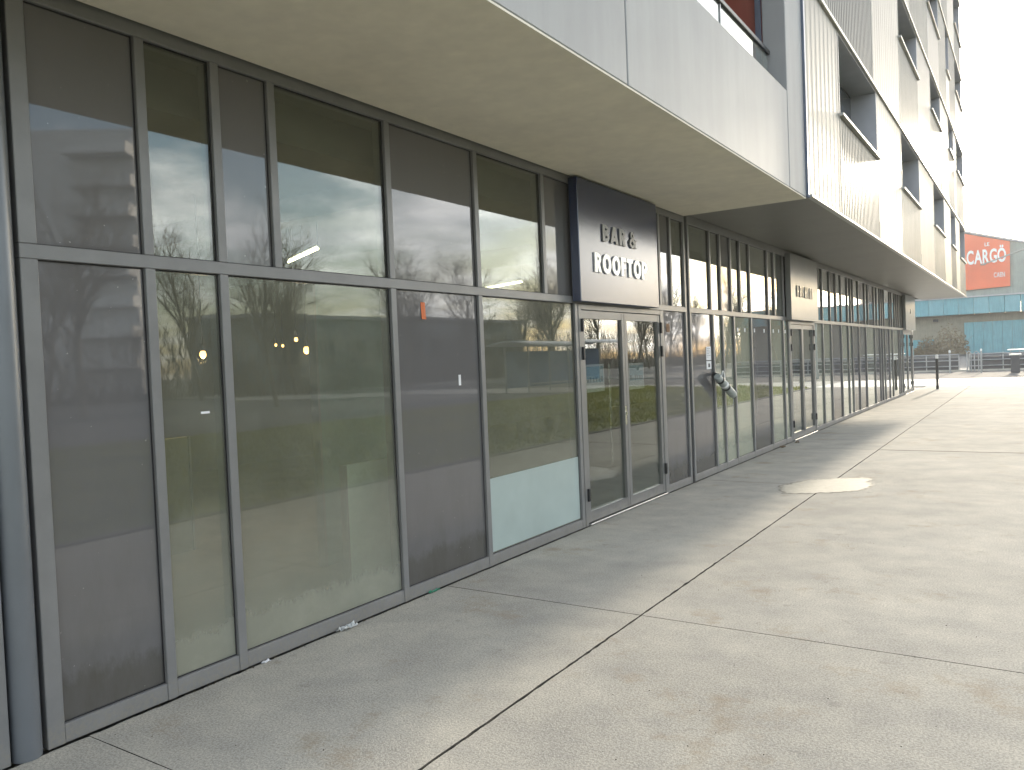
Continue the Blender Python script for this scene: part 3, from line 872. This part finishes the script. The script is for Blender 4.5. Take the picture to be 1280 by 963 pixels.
t = thing('hanging_tube', (0.0, 10.49, 1.0), 'slanted grey tube with bands hung from a bracket on the mullion', 'tube')
MB().tube([(0.0, 10.42, 1.335), (0.055, 10.36, 1.325), (0.085, 10.40, 1.29)], 0.026, 10).build('bracket', 'dark_metal', t)
p0, p1 = Vector((0.085, 10.30, 1.305)), Vector((0.115, 10.86, 1.03))
MB().tube([p0, p0.lerp(p1, .05), p0.lerp(p1, .95), p1], [0.040, 0.052, 0.056, 0.05], 16).build('barrel', 'tube_grey', t, False)
for a in (0.18, 0.42, 0.55):
    q = p0.lerp(p1, a); d = (p1 - p0).normalized()
    MB().tube([q - d * .018, q + d * .018], 0.0585, 16).build('band', 'paper' if a == .42 else 'dark_metal', t)
lp = []
for k in range(13):
    a = math.pi * k / 12
    lp.append((0.11, 10.47 - 0.055 * math.cos(a), 1.27 + 0.10 * math.sin(a)))
MB().tube([(0.11, 10.415, 1.20)] + lp + [(0.11, 10.525, 1.17)], 0.008, 7).build('shackle', 'white_paint', t)
MB().tube([(0.115, 10.83, 1.03), (0.118, 10.845, 0.95), (0.116, 10.83, 0.885)], 0.004, 5).build('cord', 'galvanised', t)

# ------------------------------------------------------------------ litter and dirt along the foot of the shopfront and in the long joint
def scrap(name, mat, c, size, n, label, cat, seed):
    rnd = random.Random(seed); bm = bmesh.new()
    bmesh.ops.create_grid(bm, x_segments=n, y_segments=n, size=0.5)
    for v in bm.verts:
        q = v.co.copy()
        v.co = Vector((c[0] + q.x * size[0] + rnd.gauss(0, .004), c[1] + q.y * size[1] + rnd.gauss(0, .005), c[2] + abs(rnd.gauss(0, size[2]))))
    me = bpy.data.meshes.new(name); bm.to_mesh(me); bm.free(); me.materials.append(MATS[mat])
    o = link(name, me); tag(o, label, cat)
    sol = o.modifiers.new('thickness', 'SOLIDIFY'); sol.thickness = 0.002
scrap('plastic_wrapper', 'plastic_scrap', (0.035, 3.47, 0.006), (0.045, 0.14, 0.014), 9, 'crumpled clear plastic wrapper against the sill of the wide pane', 'litter', 1)
scrap('green_wrapper', 'green_scrap', (0.02, 4.34, 0.003), (0.022, 0.10, 0.006), 7, 'thin green wrapper scrap at the foot of the grey panel', 'litter', 2)
scrap('paper_litter', 'paper', (0.02, 2.86, 0.003), (0.02, 0.05, 0.005), 5, 'tiny white paper bit at the foot of the wide pane', 'litter', 4)
scrap('dry_leaf', 'leaf_dry', (0.07, 13.5, 0.004), (0.06, 0.16, 0.014), 6, 'brown dead leaf curled near the foot of the second doorway', 'leaf', 5)
scrap('dead_leaf', 'leaf_dry', (0.13, 14.25, 0.004), (0.05, 0.14, 0.014), 6, 'dark dead leaf lying right at the second doorway', 'leaf', 6)
def crumbs():
    mb = MB(); rnd = random.Random(11)
    def one(x, y, z, r):
        o = len(mb.v)
        a = rnd.uniform(0, 6.28)
        for k in range(4):
            mb.v.append((x + math.cos(a + k * 1.57) * r * rnd.uniform(.6, 1.3), y + math.sin(a + k * 1.57) * r * rnd.uniform(.6, 1.6), z))
        mb.v.append((x, y, z + r * rnd.uniform(.5, 1.2)))
        for k in range(4): mb.f.append((o + k, o + (k + 1) % 4, o + 4))
    for _ in range(2600):
        y = rnd.uniform(0.5, 18)
        n = noise.noise((y * 1.7, 3.1, 0))
        if n < -0.05: continue
        one(JX + rnd.gauss(0, .0055), y, -0.011, rnd.uniform(.003, .008))
    for _ in range(1500):
        y = rnd.uniform(1.5, 18)
        if noise.noise((y * 2.3, 9.7, 0)) < -0.02: continue
        one(0.008 + abs(rnd.gauss(0, .010)), y, 0.0 if rnd.random() < .5 else -.006, rnd.uniform(.002, .006))
    for _ in range(160):
        one(rnd.uniform(.1, 3.9), rnd.uniform(1.2, 12), 0.0, rnd.uniform(.0015, .004))
    o = mb.build('grit', 'crumb'); o['kind'] = 'stuff'
    o['label'] = 'dark grit and moss crumbs in the pavement joint and along the sill'; o['category'] = 'grit'
crumbs()
def puddle():
    mb = MB(); n = 90
    per = []
    for k in range(n):
        a = 2 * math.pi * k / n
        rr = 1 + 0.22 * noise.noise((math.cos(a) * 1.2, math.sin(a) * 1.2, 4.0)) + 0.10 * noise.noise((math.cos(a) * 4, math.sin(a) * 4, 1.0))
        u, v = math.cos(a) * rr, math.sin(a) * rr
        per.append((1.53 + u * 0.46 + v * 0.10, 9.78 + v * 0.68 + u * .06))
    c = (1.53, 9.78)
    rings = (1.12, 0.85, 0.6, 0.3)
    for k in rings:
        mb.v += [(c[0] + (x - c[0]) * k, c[1] + (y - c[1]) * k, 0.0034) for x, y in per]
    mb.v.append((c[0], c[1], 0.0034))
    for r in range(3):
        for k in range(n):
            k2 = (k + 1) % n
            mb.f.append((r * n + k, r * n + k2, (r + 1) * n + k2, (r + 1) * n + k))
    for k in range(n): mb.f.append((3 * n + k, 3 * n + (k + 1) % n, 4 * n))
    o = mb.build('puddle', 'puddle'); struct(o)
    wet = o.data.attributes.new('wet', 'FLOAT', 'POINT')
    for i in range(len(o.data.vertices)):
        wet.data[i].value = (0.0, 0.6, 0.95, 1.0, 1.0)[min(4, i // n)]
puddle()

# ------------------------------------------------------------------ white concrete block above the near half
wb = thing('white_concrete_building', (0.7, 2.0, 3.33), 'white concrete upper storeys with beige soffit overhanging the near shopfront', 'building')
XF = 1.48
B(-8.2, XF - 0.17, -12.0, 9.46, 3.395, 3.60).build('floor_slab', 'white_concrete', wb)
B(0.02, XF - 0.004, -12.0, 9.455, 3.318, 3.3305).build('soffit', 'soffit_paint', wb)
for a, b in ((-12.0, -4.62), (-4.606, 0.05), (0.064, 4.715), (4.729, 8.725)):
    B(XF - 0.16, XF, a, b, 3.3315, 4.345, bev=0.006).build('fascia_panel', 'white_concrete', wb)
B(XF - 0.24, XF + 0.001, 8.739, 9.455, 3.3315, 9.4, bev=0.008).build('pillar', 'white_concrete', wb)
B(-8.2, 0.30, -12.0, 8.76, 3.605, 9.4).build('back_wall', 'red_wall', wb)
B(0.302, XF - 0.245, 8.765, 9.452, 3.605, 6.35).build('side_wall', 'red_wall', wb)
B(0.302, XF - 0.0, -12.0, 8.735, 6.20, 6.42).build('upper_slab', 'white_concrete', wb)
for a, b in ((-12.0, -4.62), (-4.606, 0.05), (0.064, 4.715), (4.729, 8.725)):
    B(XF - 0.15, XF - .002, a, b, 6.43, 7.20, bev=0.008).build('fascia_panel', 'white_concrete', wb)
B(XF - 0.30, XF - 0.246, 8.70, 8.74, 3.605, 6.19).build('jamb_post', 'steel_blue', wb)
for i in range(12):
    y1 = 8.66 - i * 1.55
    B(1.295, 1.307, y1 - 1.52, y1, 3.64, 4.735).build('glass_panel', 'rail_glass', wb)
    B(1.285, 1.317, y1 - 1.538, y1 - 1.522, 3.605, 4.735).build('rail_post', 'galvanised', wb)
B(1.27, 1.33, -11.9, 8.69, 4.737, 4.785, bev=.006).build('handrail', 'dark_metal', wb)
B(0.31, 0.33, 6.4, 8.0, 3.62, 5.9).build('balcony_door', 'far_glass', wb)
B(XF + 0.0, XF + 0.028, 9.458, 9.515, 3.33, 13.0).build('corner_trim', 'steel_blue', wb)

# ------------------------------------------------------------------ metal clad block above the far half
mbk = thing('metal_clad_building', (0.7, 22.0, 3.35), 'corrugated champagne metal clad upper storeys overhanging the far shopfront', 'building')
XM, Y0, Y1 = 1.50, 9.52, 34.35
ROW = [3.345, 5.84, 8.63, 11.36, 14.1]
B(0.02, XM - 0.034, Y0 - .05, Y1 - 0.02, 3.352, 3.46).build('soffit', 'metal_soffit', mbk)

def corrugated(y0, y1, z0, z1, pitch, depth, mat, x=XM, name='cladding_sheet', ends=True):
    """trapezoid ribbed sheet facing +x"""
    mb = MB()
    n = max(1, round((y1 - y0) / pitch)); p = (y1 - y0) / n
    prof = [(0, 0)]
    for i in range(n):
        b = i * p
        prof += [(b + p * .30, 0), (b + p * .42, depth), (b + p * .80, depth), (b + p * .92, 0)]
    prof.append((y1 - y0, 0))
    for (dy, dx) in prof:
        mb.v += [(x - depth + dx, y0 + dy, z0), (x - depth + dx, y0 + dy, z1)]
    for i in range(len(prof) - 1):
        a = 2 * i; mb.f.append((a, a + 2, a + 3, a + 1))
    if True:   # a flat back so the sheet has thickness
        o = len(mb.v)
        mb.v += [(x - depth - .03, y0, z0), (x - depth - .03, y0, z1), (x - depth - .03, y1, z0), (x - depth - .03, y1, z1)]
        L = 2 * (len(prof) - 1)
        mb.f += [(o, o + 1, o + 3, o + 2), (0, 1, o + 1, o), (L, o + 2, o + 3, L + 1)]
    mb.build(name, mat, mbk)

def window(y0, y1, z0, z1, back='cladding_dark'):
    D = 0.42
    e = 0.012
    B(XM - D, XM - .004, y1 - e, y1 + .02, z0, z1).build('jamb', 'reveal', mbk)
    B(XM - D, XM - .004, y0 - .02, y0 + e, z0, z1).build('jamb', 'reveal', mbk)
    B(XM - D, XM - .006, y0 + e, y1 - e, z1 - .02, z1 + .01).build('lintel', 'reveal', mbk)
    ym = y0 + (y1 - y0) * .42
    corrugated(y0 + e, ym, z0, z1 - .02, 0.09, 0.02, back, XM - D + .02, 'shutter')
    w = B(XM - D - .01, XM - D + .03, ym, y1 - e, z0, z1 - .02).build('window_frame', 'dark_metal', mbk)
    B(XM - D + .031, XM - D + .036, ym + .05, y1 - e - .05, z0 + .05, z1 - .07).build('window_pane', 'far_glass', w)
    B(XM - D, XM + 0.055, y0 - 0.06, y1 + .02, z0 - 0.045, z0 - .001, bev=.006).build('window_sill', 'flashing', mbk)

rows_windows = [
    [(11.45, 14.48, 4.74), (17.42, 20.30, 4.72), (23.40, 26.25, 4.72), (28.40, 30.20, 4.72), (31.9, Y1 + .01, 4.62)],
    [(17.45, 20.45, 7.66), (23.20, 25.80, 7.66), (28.3, 30.1, 7.66), (31.2, Y1 + .01, 7.5)],
    [(13.2, 15.9, 10.25), (22.9, 25.8, 10.25), (28.0, 29.1, 10.0), (31.4, Y1 + .01, 10.25)],
    [(14.0, 17.0, 12.9), (20.0, 23.0, 12.9), (27.0, 29.0, 12.9), (31.6, Y1 + .01, 12.6)],
]
edges = [
    [Y0, 11.40, 14.5, 17.38, 20.32, 23.36, 26.27, 28.36, 30.24, 31.86, Y1],
    [Y0, 10.75, 14.24, 17.41, 20.47, 23.16, 25.82, 28.26, 30.14, 31.16, Y1],
    [Y0, 13.16, 15.92, 19.3, 22.86, 25.82, 27.96, 29.14, 31.36, Y1],
    [Y0, 13.96, 17.02, 19.96, 23.02, 26.96, 29.04, 31.56, Y1],
]
mats = ['cladding_pale', 'cladding', 'cladding_dark', 'cladding', 'cladding_pale', 'cladding_dark']
rnd = random.Random(5)
for r in range(4):
    zb, zt = ROW[r] + (0.045 if r else 0.03), ROW[r + 1] - 0.02
    for i, (a, b) in enumerate(zip(edges[r], edges[r][1:])):
        win = [w for w in rows_windows[r] if w[0] > a - .1 and w[1] < b + .1]
        fine = (i % 2 == 1) if r != 1 else (i % 2 == 1)
        pitch, depth = (0.12, 0.006) if fine else (0.22, 0.003)
        mat = mats[(i * 2 + r * 3) % 6] if (r, i) not in ((0, 0), (0, 1), (1, 1), (1, 2)) else {(0, 0): 'cladding_pale', (0, 1): 'cladding', (1, 1): 'cladding_dark', (1, 2): 'cladding_pale'}[(r, i)]
        if win:
            w = win[0]
            corrugated(a + .006, b - .006, zb, w[2] - .05, pitch, depth, mat)
            window(w[0], min(w[1], Y1 - .004), w[2], zt)
        else:
            corrugated(a + .006, b - .006, zb, zt, pitch, depth, mat)
        B(XM - .05, XM + .004, b - .006, b + .006, zb, zt if not win and r < 9 else zb + .3).build('joint_trim', 'flashing', mbk)
    B(XM - (0.46 if r else 0.03), XM + 0.035, Y0, Y1 + .02, ROW[r] - 0.02 if r else ROW[0] - .005, ROW[r] + 0.03, bev=.006).build('band_flashing', 'flashing', mbk)
B(XM - 0.46, XM + 0.035, Y0, Y1 + .02, ROW[4] - .02, ROW[4] + .12, bev=.006).build('band_flashing', 'flashing', mbk)
B(-8.2, XM - 0.47, Y0, Y1 - 0.45, 3.47, 14.1).build('core', 'reveal', mbk)
for r in range(4):      # end wall facing the street, with the corner openings left out
    z0 = ROW[r] + .04
    B(-8.2, XM - 0.47, Y1 - 0.44, Y1 - .03, z0, ROW[r + 1] - .03).build('end_sheet', 'cladding', mbk)
    B(XM - 0.469, XM - .06, Y1 - 0.06, Y1 - .03, z0, rows_windows[r][-1][2] - .05).build('end_sheet', 'cladding', mbk)

# ------------------------------------------------------------------ street furniture at the far end
def bollard(x, y, h, label):
    t = thing('bollard', (x, y, 0), label, 'bollard', 'steel bollards at the end of the pavement')
    MB().tube([(x, y, 0), (x, y, h - .17)], 0.048, 14).build('post', 'dark_metal' if y < 40 else 'galvanised', t)
    MB().tube([(x, y, h - .17), (x, y, h - .145)], 0.040, 14).build('neck', 'dark_metal', t)
    MB().tube([(x, y, h - .145), (x, y, h - .03), (x, y, h)], [0.052, 0.052, 0.03], 14).build('cap', 'white_paint', t)
    MB().tube([(x, y, 0.0), (x, y, 0.012)], 0.085, 14).build('foot_plate', 'galvanised', t)
bollard(0.654, 32.35, 1.26, 'nearest dark bollard with a pale cap past the end of the shopfront')
bollard(-0.33, 50.1, 1.28, 'far slim bollard left of the other far one')
bollard(1.168, 50.15, 1.30, 'far slim bollard right of the other far one')
for k, (xa, xb, y, lab) in enumerate(((-14.0, -0.2, 54.4, 'long grey guard rail across the street on the left'), (0.35, 14.0, 54.4, 'long grey guard rail across the street on the right'))):
    t = thing('guard_rail', ((xa + xb) / 2, y, 0), lab, 'railing', 'guard rails across the street')
    n = int((xb - xa) / 1.6)
    for i in range(n + 1):
        x = xa + (xb - xa) * i / n
        MB().box(x - .03, x + .03, y - .03, y + .03, 0, 1.02).build('post', 'galvanised', t)
    for z in (0.98, 0.62, 0.28):
        MB().tube([(xa, y - .035, z), (xb, y - .035, z)], 0.035, 8).build('rail', 'galvanised', t)
    B(xa, xb, y + .05, y + .09, 0.03, 0.80).build('kick_panel', 'dark_panel', t)
t = thing('cycle_stand', (0.55, 52.5, 0), 'pair of tall grey hoops standing before the guard rails', 'stand')
for x in (0.35, 0.72):
    MB().tube([(x, 52.5, 0), (x, 52.5, 1.08), (x + .1, 52.5, 1.16), (x + .2, 52.5, 1.08), (x + .2, 52.5, 0)], 0.03, 8).build('hoop', 'galvanised', t)
t = thing('litter_bin', (2.75, 49, 0), 'dark box bin with a white top under a wide pale slab', 'bin')
B(2.55, 2.95, 48.8, 49.2, 0.0, 0.90, bev=.02).build('body', 'dark_panel', t)
B(2.48, 3.02, 48.74, 49.26, 0.902, 0.975, bev=.015).build('lid', 'white_paint', t)
B(2.53, 2.57, 49.0, 49.04, 0.976, 1.16).build('support', 'galvanised', t)
B(2.93, 2.97, 49.0, 49.04, 0.976, 1.16).build('support', 'galvanised', t)
B(2.42, 4.4, 48.7, 49.3, 1.161, 1.215, bev=.01).build('slab_top', 'white_paint', t)
t = thing('street_lamp', (6.2, 45, 0), 'street lamp with a long slanting pale arm in front of the orange board', 'lamp')
MB().tube([(6.2, 45, 0), (6.2, 45, 7.0)], [0.09, 0.06], 12).build('pole', 'galvanised', t)
MB().tube([(6.2, 45, 6.92), (1.62, 45, 5.42)], [0.045, 0.03], 8).build('arm', 'flashing', t)
MB().box(1.48, 1.70, 44.95, 45.05, 5.37, 5.425, bev=.015).build('lamp_head', 'flashing', t)
MB().tube([(6.2, 45, 0.0), (6.2, 45, 0.5)], 0.12, 12).build('base', 'galvanised', t)
t = thing('bench_post', (-0.42, 33.6, 0), 'small pale post with a cap right at the building corner', 'post')
MB().tube([(-0.42, 33.6, 0), (-0.42, 33.6, 0.98)], 0.035, 10).build('post', 'dark_metal', t)
MB().ball((-0.42, 33.6, 1.02), 0.085, 12, 8).build('cap', 'white_paint', t)
B(-0.55, -0.29, 33.47, 33.73, 0.0, 0.14, bev=.02).build('base', 'white_paint', t)

# ------------------------------------------------------------------ the venue across the water
v = thing('music_venue', (0, 140, 0), 'teal and beige hall with a big orange board, beyond the street end', 'building')
YV = 140.0
MB().prism([(-40, 0), (40, 0), (40, 6.1), (-40, 6.1)], 'y', YV + 1.0, YV + 30).build('ground_wall', 'beige_wall', v)
n = 40
for i in range(n):
    x = -40 + i * 2.0
    B(x + .02, x + 1.98, YV - 1.2, YV + 1.2, 6.10 + 0.0, 8.55).build('fascia_panel', 'teal_light' if (i * 7) % 5 < 2 else 'teal_metal', v)
B(-40.2, 40.2, YV - 1.4, YV + 3.0, 8.56, 8.75).build('ledge', 'roof_edge', v)
for i in range(16):
    x = -5.4 + i * 1.25
    B(x + .015, x + 1.235, YV + 0.55, YV + 0.95, 0.1, 4.85).build('wall_panel', 'teal_metal', v)
B(-14.2, -9.5, YV + 0.7, YV + 0.96, 0.0, 2.5).build('gate', 'teal_metal', v)
B(-9.6, -8.9, YV + 0.4, YV + 0.9, 5.2, 5.6).build('wall_lamp', 'dark_metal', v)
# roof volume above: sloping down to the right
MB().prism([(-40, 8.76), (20, 8.76), (20, 10.6), (-5.9, 18.9), (-40, 18.9)], 'y', YV + 1.5, YV + 28).build('upper_wall', 'greygreen_wall', v)
MB().prism([(20.2, 10.62), (-5.9, 18.92), (-40.2, 18.92), (-40.2, 19.2), (-5.8, 19.2), (20.2, 10.9)], 'y', YV + 1.2, YV + 28.2).build('roof', 'roof_edge', v)
bb = MB().prism([(-6.9, 9.75), (0.72, 9.98), (0.80, 16.62), (-6.0, 18.75), (-6.9, 18.75)], 'y', YV + 1.05, YV + 1.45).build('billboard', 'billboard', v)
write('CARGÖ', 2.0, 5.15, (-4.87, YV + 1.04, 13.75), (1, 0, 0), (0, 0, 1), (0, -1, 0), 'white_paint', v, depth=0.06, bold=0.028, gap=0.06)
write('LE', 0.55, 0.62, (-2.45, YV + 1.04, 16.25), (1, 0, 0), (0, 0, 1), (0, -1, 0), 'white_paint', v, depth=0.06, bold=0.01)
write('CAEN', 0.72, 1.42, (-1.35, YV + 1.04, 11.45), (1, 0, 0), (0, 0, 1), (0, -1, 0), 'white_paint', v, depth=0.06, bold=0.01)

# ------------------------------------------------------------------ what stands across the lawn (seen in the glass)
def tree_mesh(seed, h):
    rnd = random.Random(seed)
    tr, br = MB(), MB()
    def grow(p, d, L, r, lev, mb):
        n = 3
        pts, rs = [p], [r]
        q = p.copy(); dd = d.copy()
        for i in range(n):
            dd = (dd + Vector((rnd.gauss(0, .10), rnd.gauss(0, .10), rnd.gauss(0.05, .06)))).normalized()
            q = q + dd * (L / n); pts.append(q.copy()); rs.append(r * (1 - 0.55 * (i + 1) / n))
        mb.tube(pts, rs, 7 if lev == 0 else 4 if lev < 3 else 3, caps=False)
        if lev >= 4: return
        kids = (12, 8, 6, 4)[lev]
        for k in range(kids):
            f = rnd.uniform(.38 if lev == 0 else .2, 1.0)
            i = min(n - 1, int(f * n)); s = f * n - i
            b = pts[i].lerp(pts[i + 1], s)
            az = rnd.uniform(0, 6.283); tilt = rnd.uniform(.4, .8) if lev == 0 else rnd.uniform(.45, 1.15)
            side = dd.orthogonal().normalized()
            side = Matrix.Rotation(az, 3, dd) @ side
            nd = (dd * math.cos(tilt) + side * math.sin(tilt) + Vector((0, 0, .18))).normalized()
            grow(b, nd, L * rnd.uniform(.40, .62), rs[i] * rnd.uniform(.42, .6), lev + 1, br)
    grow(Vector((0, 0, 0)), Vector((0, 0, 1)), h * .62, h * .013, 0, tr)
    return tr.mesh('trunk', 'bark', True), br.mesh('crown', 'bark', True)
protos = [tree_mesh(s, 11.0) for s in (1, 2, 3)]
spots = []
rnd = random.Random(21)
ORD = ['nearest of its line', 'second of its line', 'third of its line', 'fourth of its line', 'fifth of its line', 'sixth of its line', 'seventh of its line', 'eighth of its line', 'ninth of its line', 'tenth of its line', 'eleventh of its line', 'twelfth of its line', 'farthest of its line']
for i in range(26):
    y = 14 + i * 4.9
    spots.append((rnd.uniform(28, 33) if i % 2 else rnd.uniform(37, 46), y + rnd.uniform(-1, 1), rnd.uniform(.8, 1.2)))
for i, (x, y, s) in enumerate(spots):
    lab = '%s bare winter tree %s, %s' % ('stout' if s > 1.07 else 'slim' if s < .93 else 'middling', 'behind the others' if i % 2 == 0 else 'near the lawn edge', ORD[i // 2])
    t = thing('bare_tree', (x, y, -.05), lab, 'tree', 'bare trees across the lawn')
    t.rotation_euler.z = rnd.uniform(0, 6.28); t.scale = (s, s, s)
    for nm, me in zip(('trunk', 'crown'), protos[i % 3]):
        o = bpy.data.objects.new(nm, me); COL.objects.link(o); o.parent = t

def shrub(x, y, w, h, lab, seed):
    rnd = random.Random(seed)
    t = thing('brown_shrub', (x, y, -.05), lab, 'shrub', 'shrubs before the hall')
    st = MB(); fo = MB()
    for _ in range(9):
        st.tube([(x + rnd.gauss(0, .2), y + rnd.gauss(0, .2), -.05), (x + rnd.gauss(0, w * .3), y + rnd.gauss(0, w * .3), h * rnd.uniform(.6, .95))], [.06, .015], 4, caps=False)
    st.build('stems', 'bark', t)
    for _ in range(1500):
        a, r = rnd.uniform(0, 6.28), w * .5 * math.sqrt(rnd.random())
        zz = h * (1 - (r / (w * .52)) ** 2 * .75) * rnd.uniform(.08, 1.0) * rnd.uniform(.85, 1.1)
        c = Vector((x + r * math.cos(a), y + r * math.sin(a), zz))
        u = Vector((rnd.gauss(0, 1), rnd.gauss(0, 1), rnd.gauss(0, 1))).normalized() * rnd.uniform(.08, .2)
        v = u.orthogonal().normalized() * rnd.uniform(.06, .14)
        o = len(fo.v)
        fo.v += [tuple(c - u), tuple(c + v), tuple(c + u), tuple(c - v)]; fo.f.append((o, o + 1, o + 2, o + 3))
    me = bpy.data.meshes.new('foliage'); me.from_pydata(fo.v, [], fo.f); me.materials.append(MATS['dry_foliage'])
    link('foliage', me, t)
shrub(-6.6, 131, 5.0, 4.6, 'tallest brown shrub beside the teal panels of the hall', 1)
shrub(-9.6, 132, 3.6, 3.0, 'low brown shrub at the left foot of the teal hall', 2)

def thicket():
    mb = MB(); rnd = random.Random(77)
    for _ in range(15000):
        x, y = rnd.uniform(47, 56.5), rnd.uniform(6, 230)
        if 50 < y < 97 and x > 56: continue
        z = -.05 if rnd.random() < .45 else rnd.uniform(0.3, 4.8)
        L = rnd.uniform(1.6, 4.2) * (1.0 if z < 0 else .7) * (1 + .35 * noise.noise((x * .1, y * .12, 2)))
        d = Vector((rnd.gauss(0, .35), rnd.gauss(0, .35), 1)).normalized()
        a = rnd.uniform(0, 6.28); r = rnd.uniform(.015, .05)
        p = Vector((x, y, z)); q = p + d * L
        sd = Vector((math.cos(a), math.sin(a), 0)) * r; s2 = Vector((-math.sin(a), math.cos(a), 0)) * r
        o = len(mb.v)
        mb.v += [tuple(p + sd), tuple(p - sd * .5 + s2), tuple(p - sd * .5 - s2), tuple(q)]
        mb.f += [(o, o + 1, o + 3), (o + 1, o + 2, o + 3), (o + 2, o, o + 3)]
    me = bpy.data.meshes.new('thicket'); me.from_pydata(mb.v, [], mb.f); me.materials.append(MATS['bark'])
    o = link('thicket', me); o['kind'] = 'stuff'
    o['label'] = 'leafless brown thicket far across the lawn behind the trees'; o['category'] = 'thicket'
thicket()

t = thing('tram_shelter', (18.6, 38.0, 0), 'tram stop shelter with a curved white roof across the lawn', 'shelter')
for i in range(6):
    y = 34 + i * 2.2
    MB().tube([(19.2, y, 0), (19.2, y, 2.45)], 0.05, 8).build('post', 'galvanised', t)
arc = [(17.4 + 2.6 * k / 10, 2.45 + 0.28 * math.sin(math.pi * (k + 1.5) / 13)) for k in range(11)]
MB().prism(arc + [(x, z - .07) for x, z in reversed(arc)], 'y', 33.5, 45.6).build('roof', 'white_paint', t)
for i in range(5):
    y = 34.1 + i * 2.2
    B(19.18, 19.2, y, y + 2.0, 0.3, 2.2).build('back_panel', 'shelter_blue', t)
B(18.6, 19.0, 36, 43, 0.42, 0.48).build('bench_seat', 'galvanised', t)
t = thing('low_hall', (64, 70, 0), 'long low dark grey hall behind the bare trees', 'building')
B(58, 68, 50, 96, -.05, 7.2).build('wall', 'far_grey', t)
B(57.6, 68.4, 49.6, 96.4, 7.21, 7.6).build('roof', 'roof_edge', t)
for i in range(9):
    B(57.93, 57.99, 52 + i * 4.8, 55 + i * 4.8, 2.6, 5.0).build('window', 'far_glass', t)
B(57.92, 57.99, 50.4, 51.9, -.05, 2.3).build('door', 'teal_metal', t)
t = thing('apartment_tower', (72, 45.5, 0), 'white apartment tower with stepped balconies far across the lawn', 'building')
B(70, 82, 43.9, 47.6, -.05, 26.0).build('wall', 'far_white', t)
for k in range(8):
    z = 2.6 + k * 2.95
    dy = 1.9 if k % 2 else 1.3
    B(70.0, 76, 43.9 - dy, 43.88, z, z + .2).build('balcony', 'far_white', t)
    B(70.0, 70.12, 43.9 - dy, 43.88, z + .2, z + 1.1).build('balustrade', 'far_white', t)
    B(69.93, 69.99, 45.0, 46.4, z + .5, z + 1.9).build('window', 'far_glass', t)

t.rotation_euler.z = math.radians(-37)

# ------------------------------------------------------------------ hazy winter air
def haze():
    t = Nt('haze_air')
    pv = t.node('ShaderNodeVolumePrincipled')
    pv.inputs['Color'].default_value = (0.93, 0.95, 0.97, 1)
    pv.inputs['Density'].default_value = 0.0005
    pv.inputs['Anisotropy'].default_value = 0.45
    t.link(pv.outputs[0], t.out.inputs['Volume'])
    MATS['haze_air'] = t.m
    o = B(-420, 520, -320, 920, -2.0, 30.0).build('haze', 'haze_air')
    o['kind'] = 'stuff'
haze()
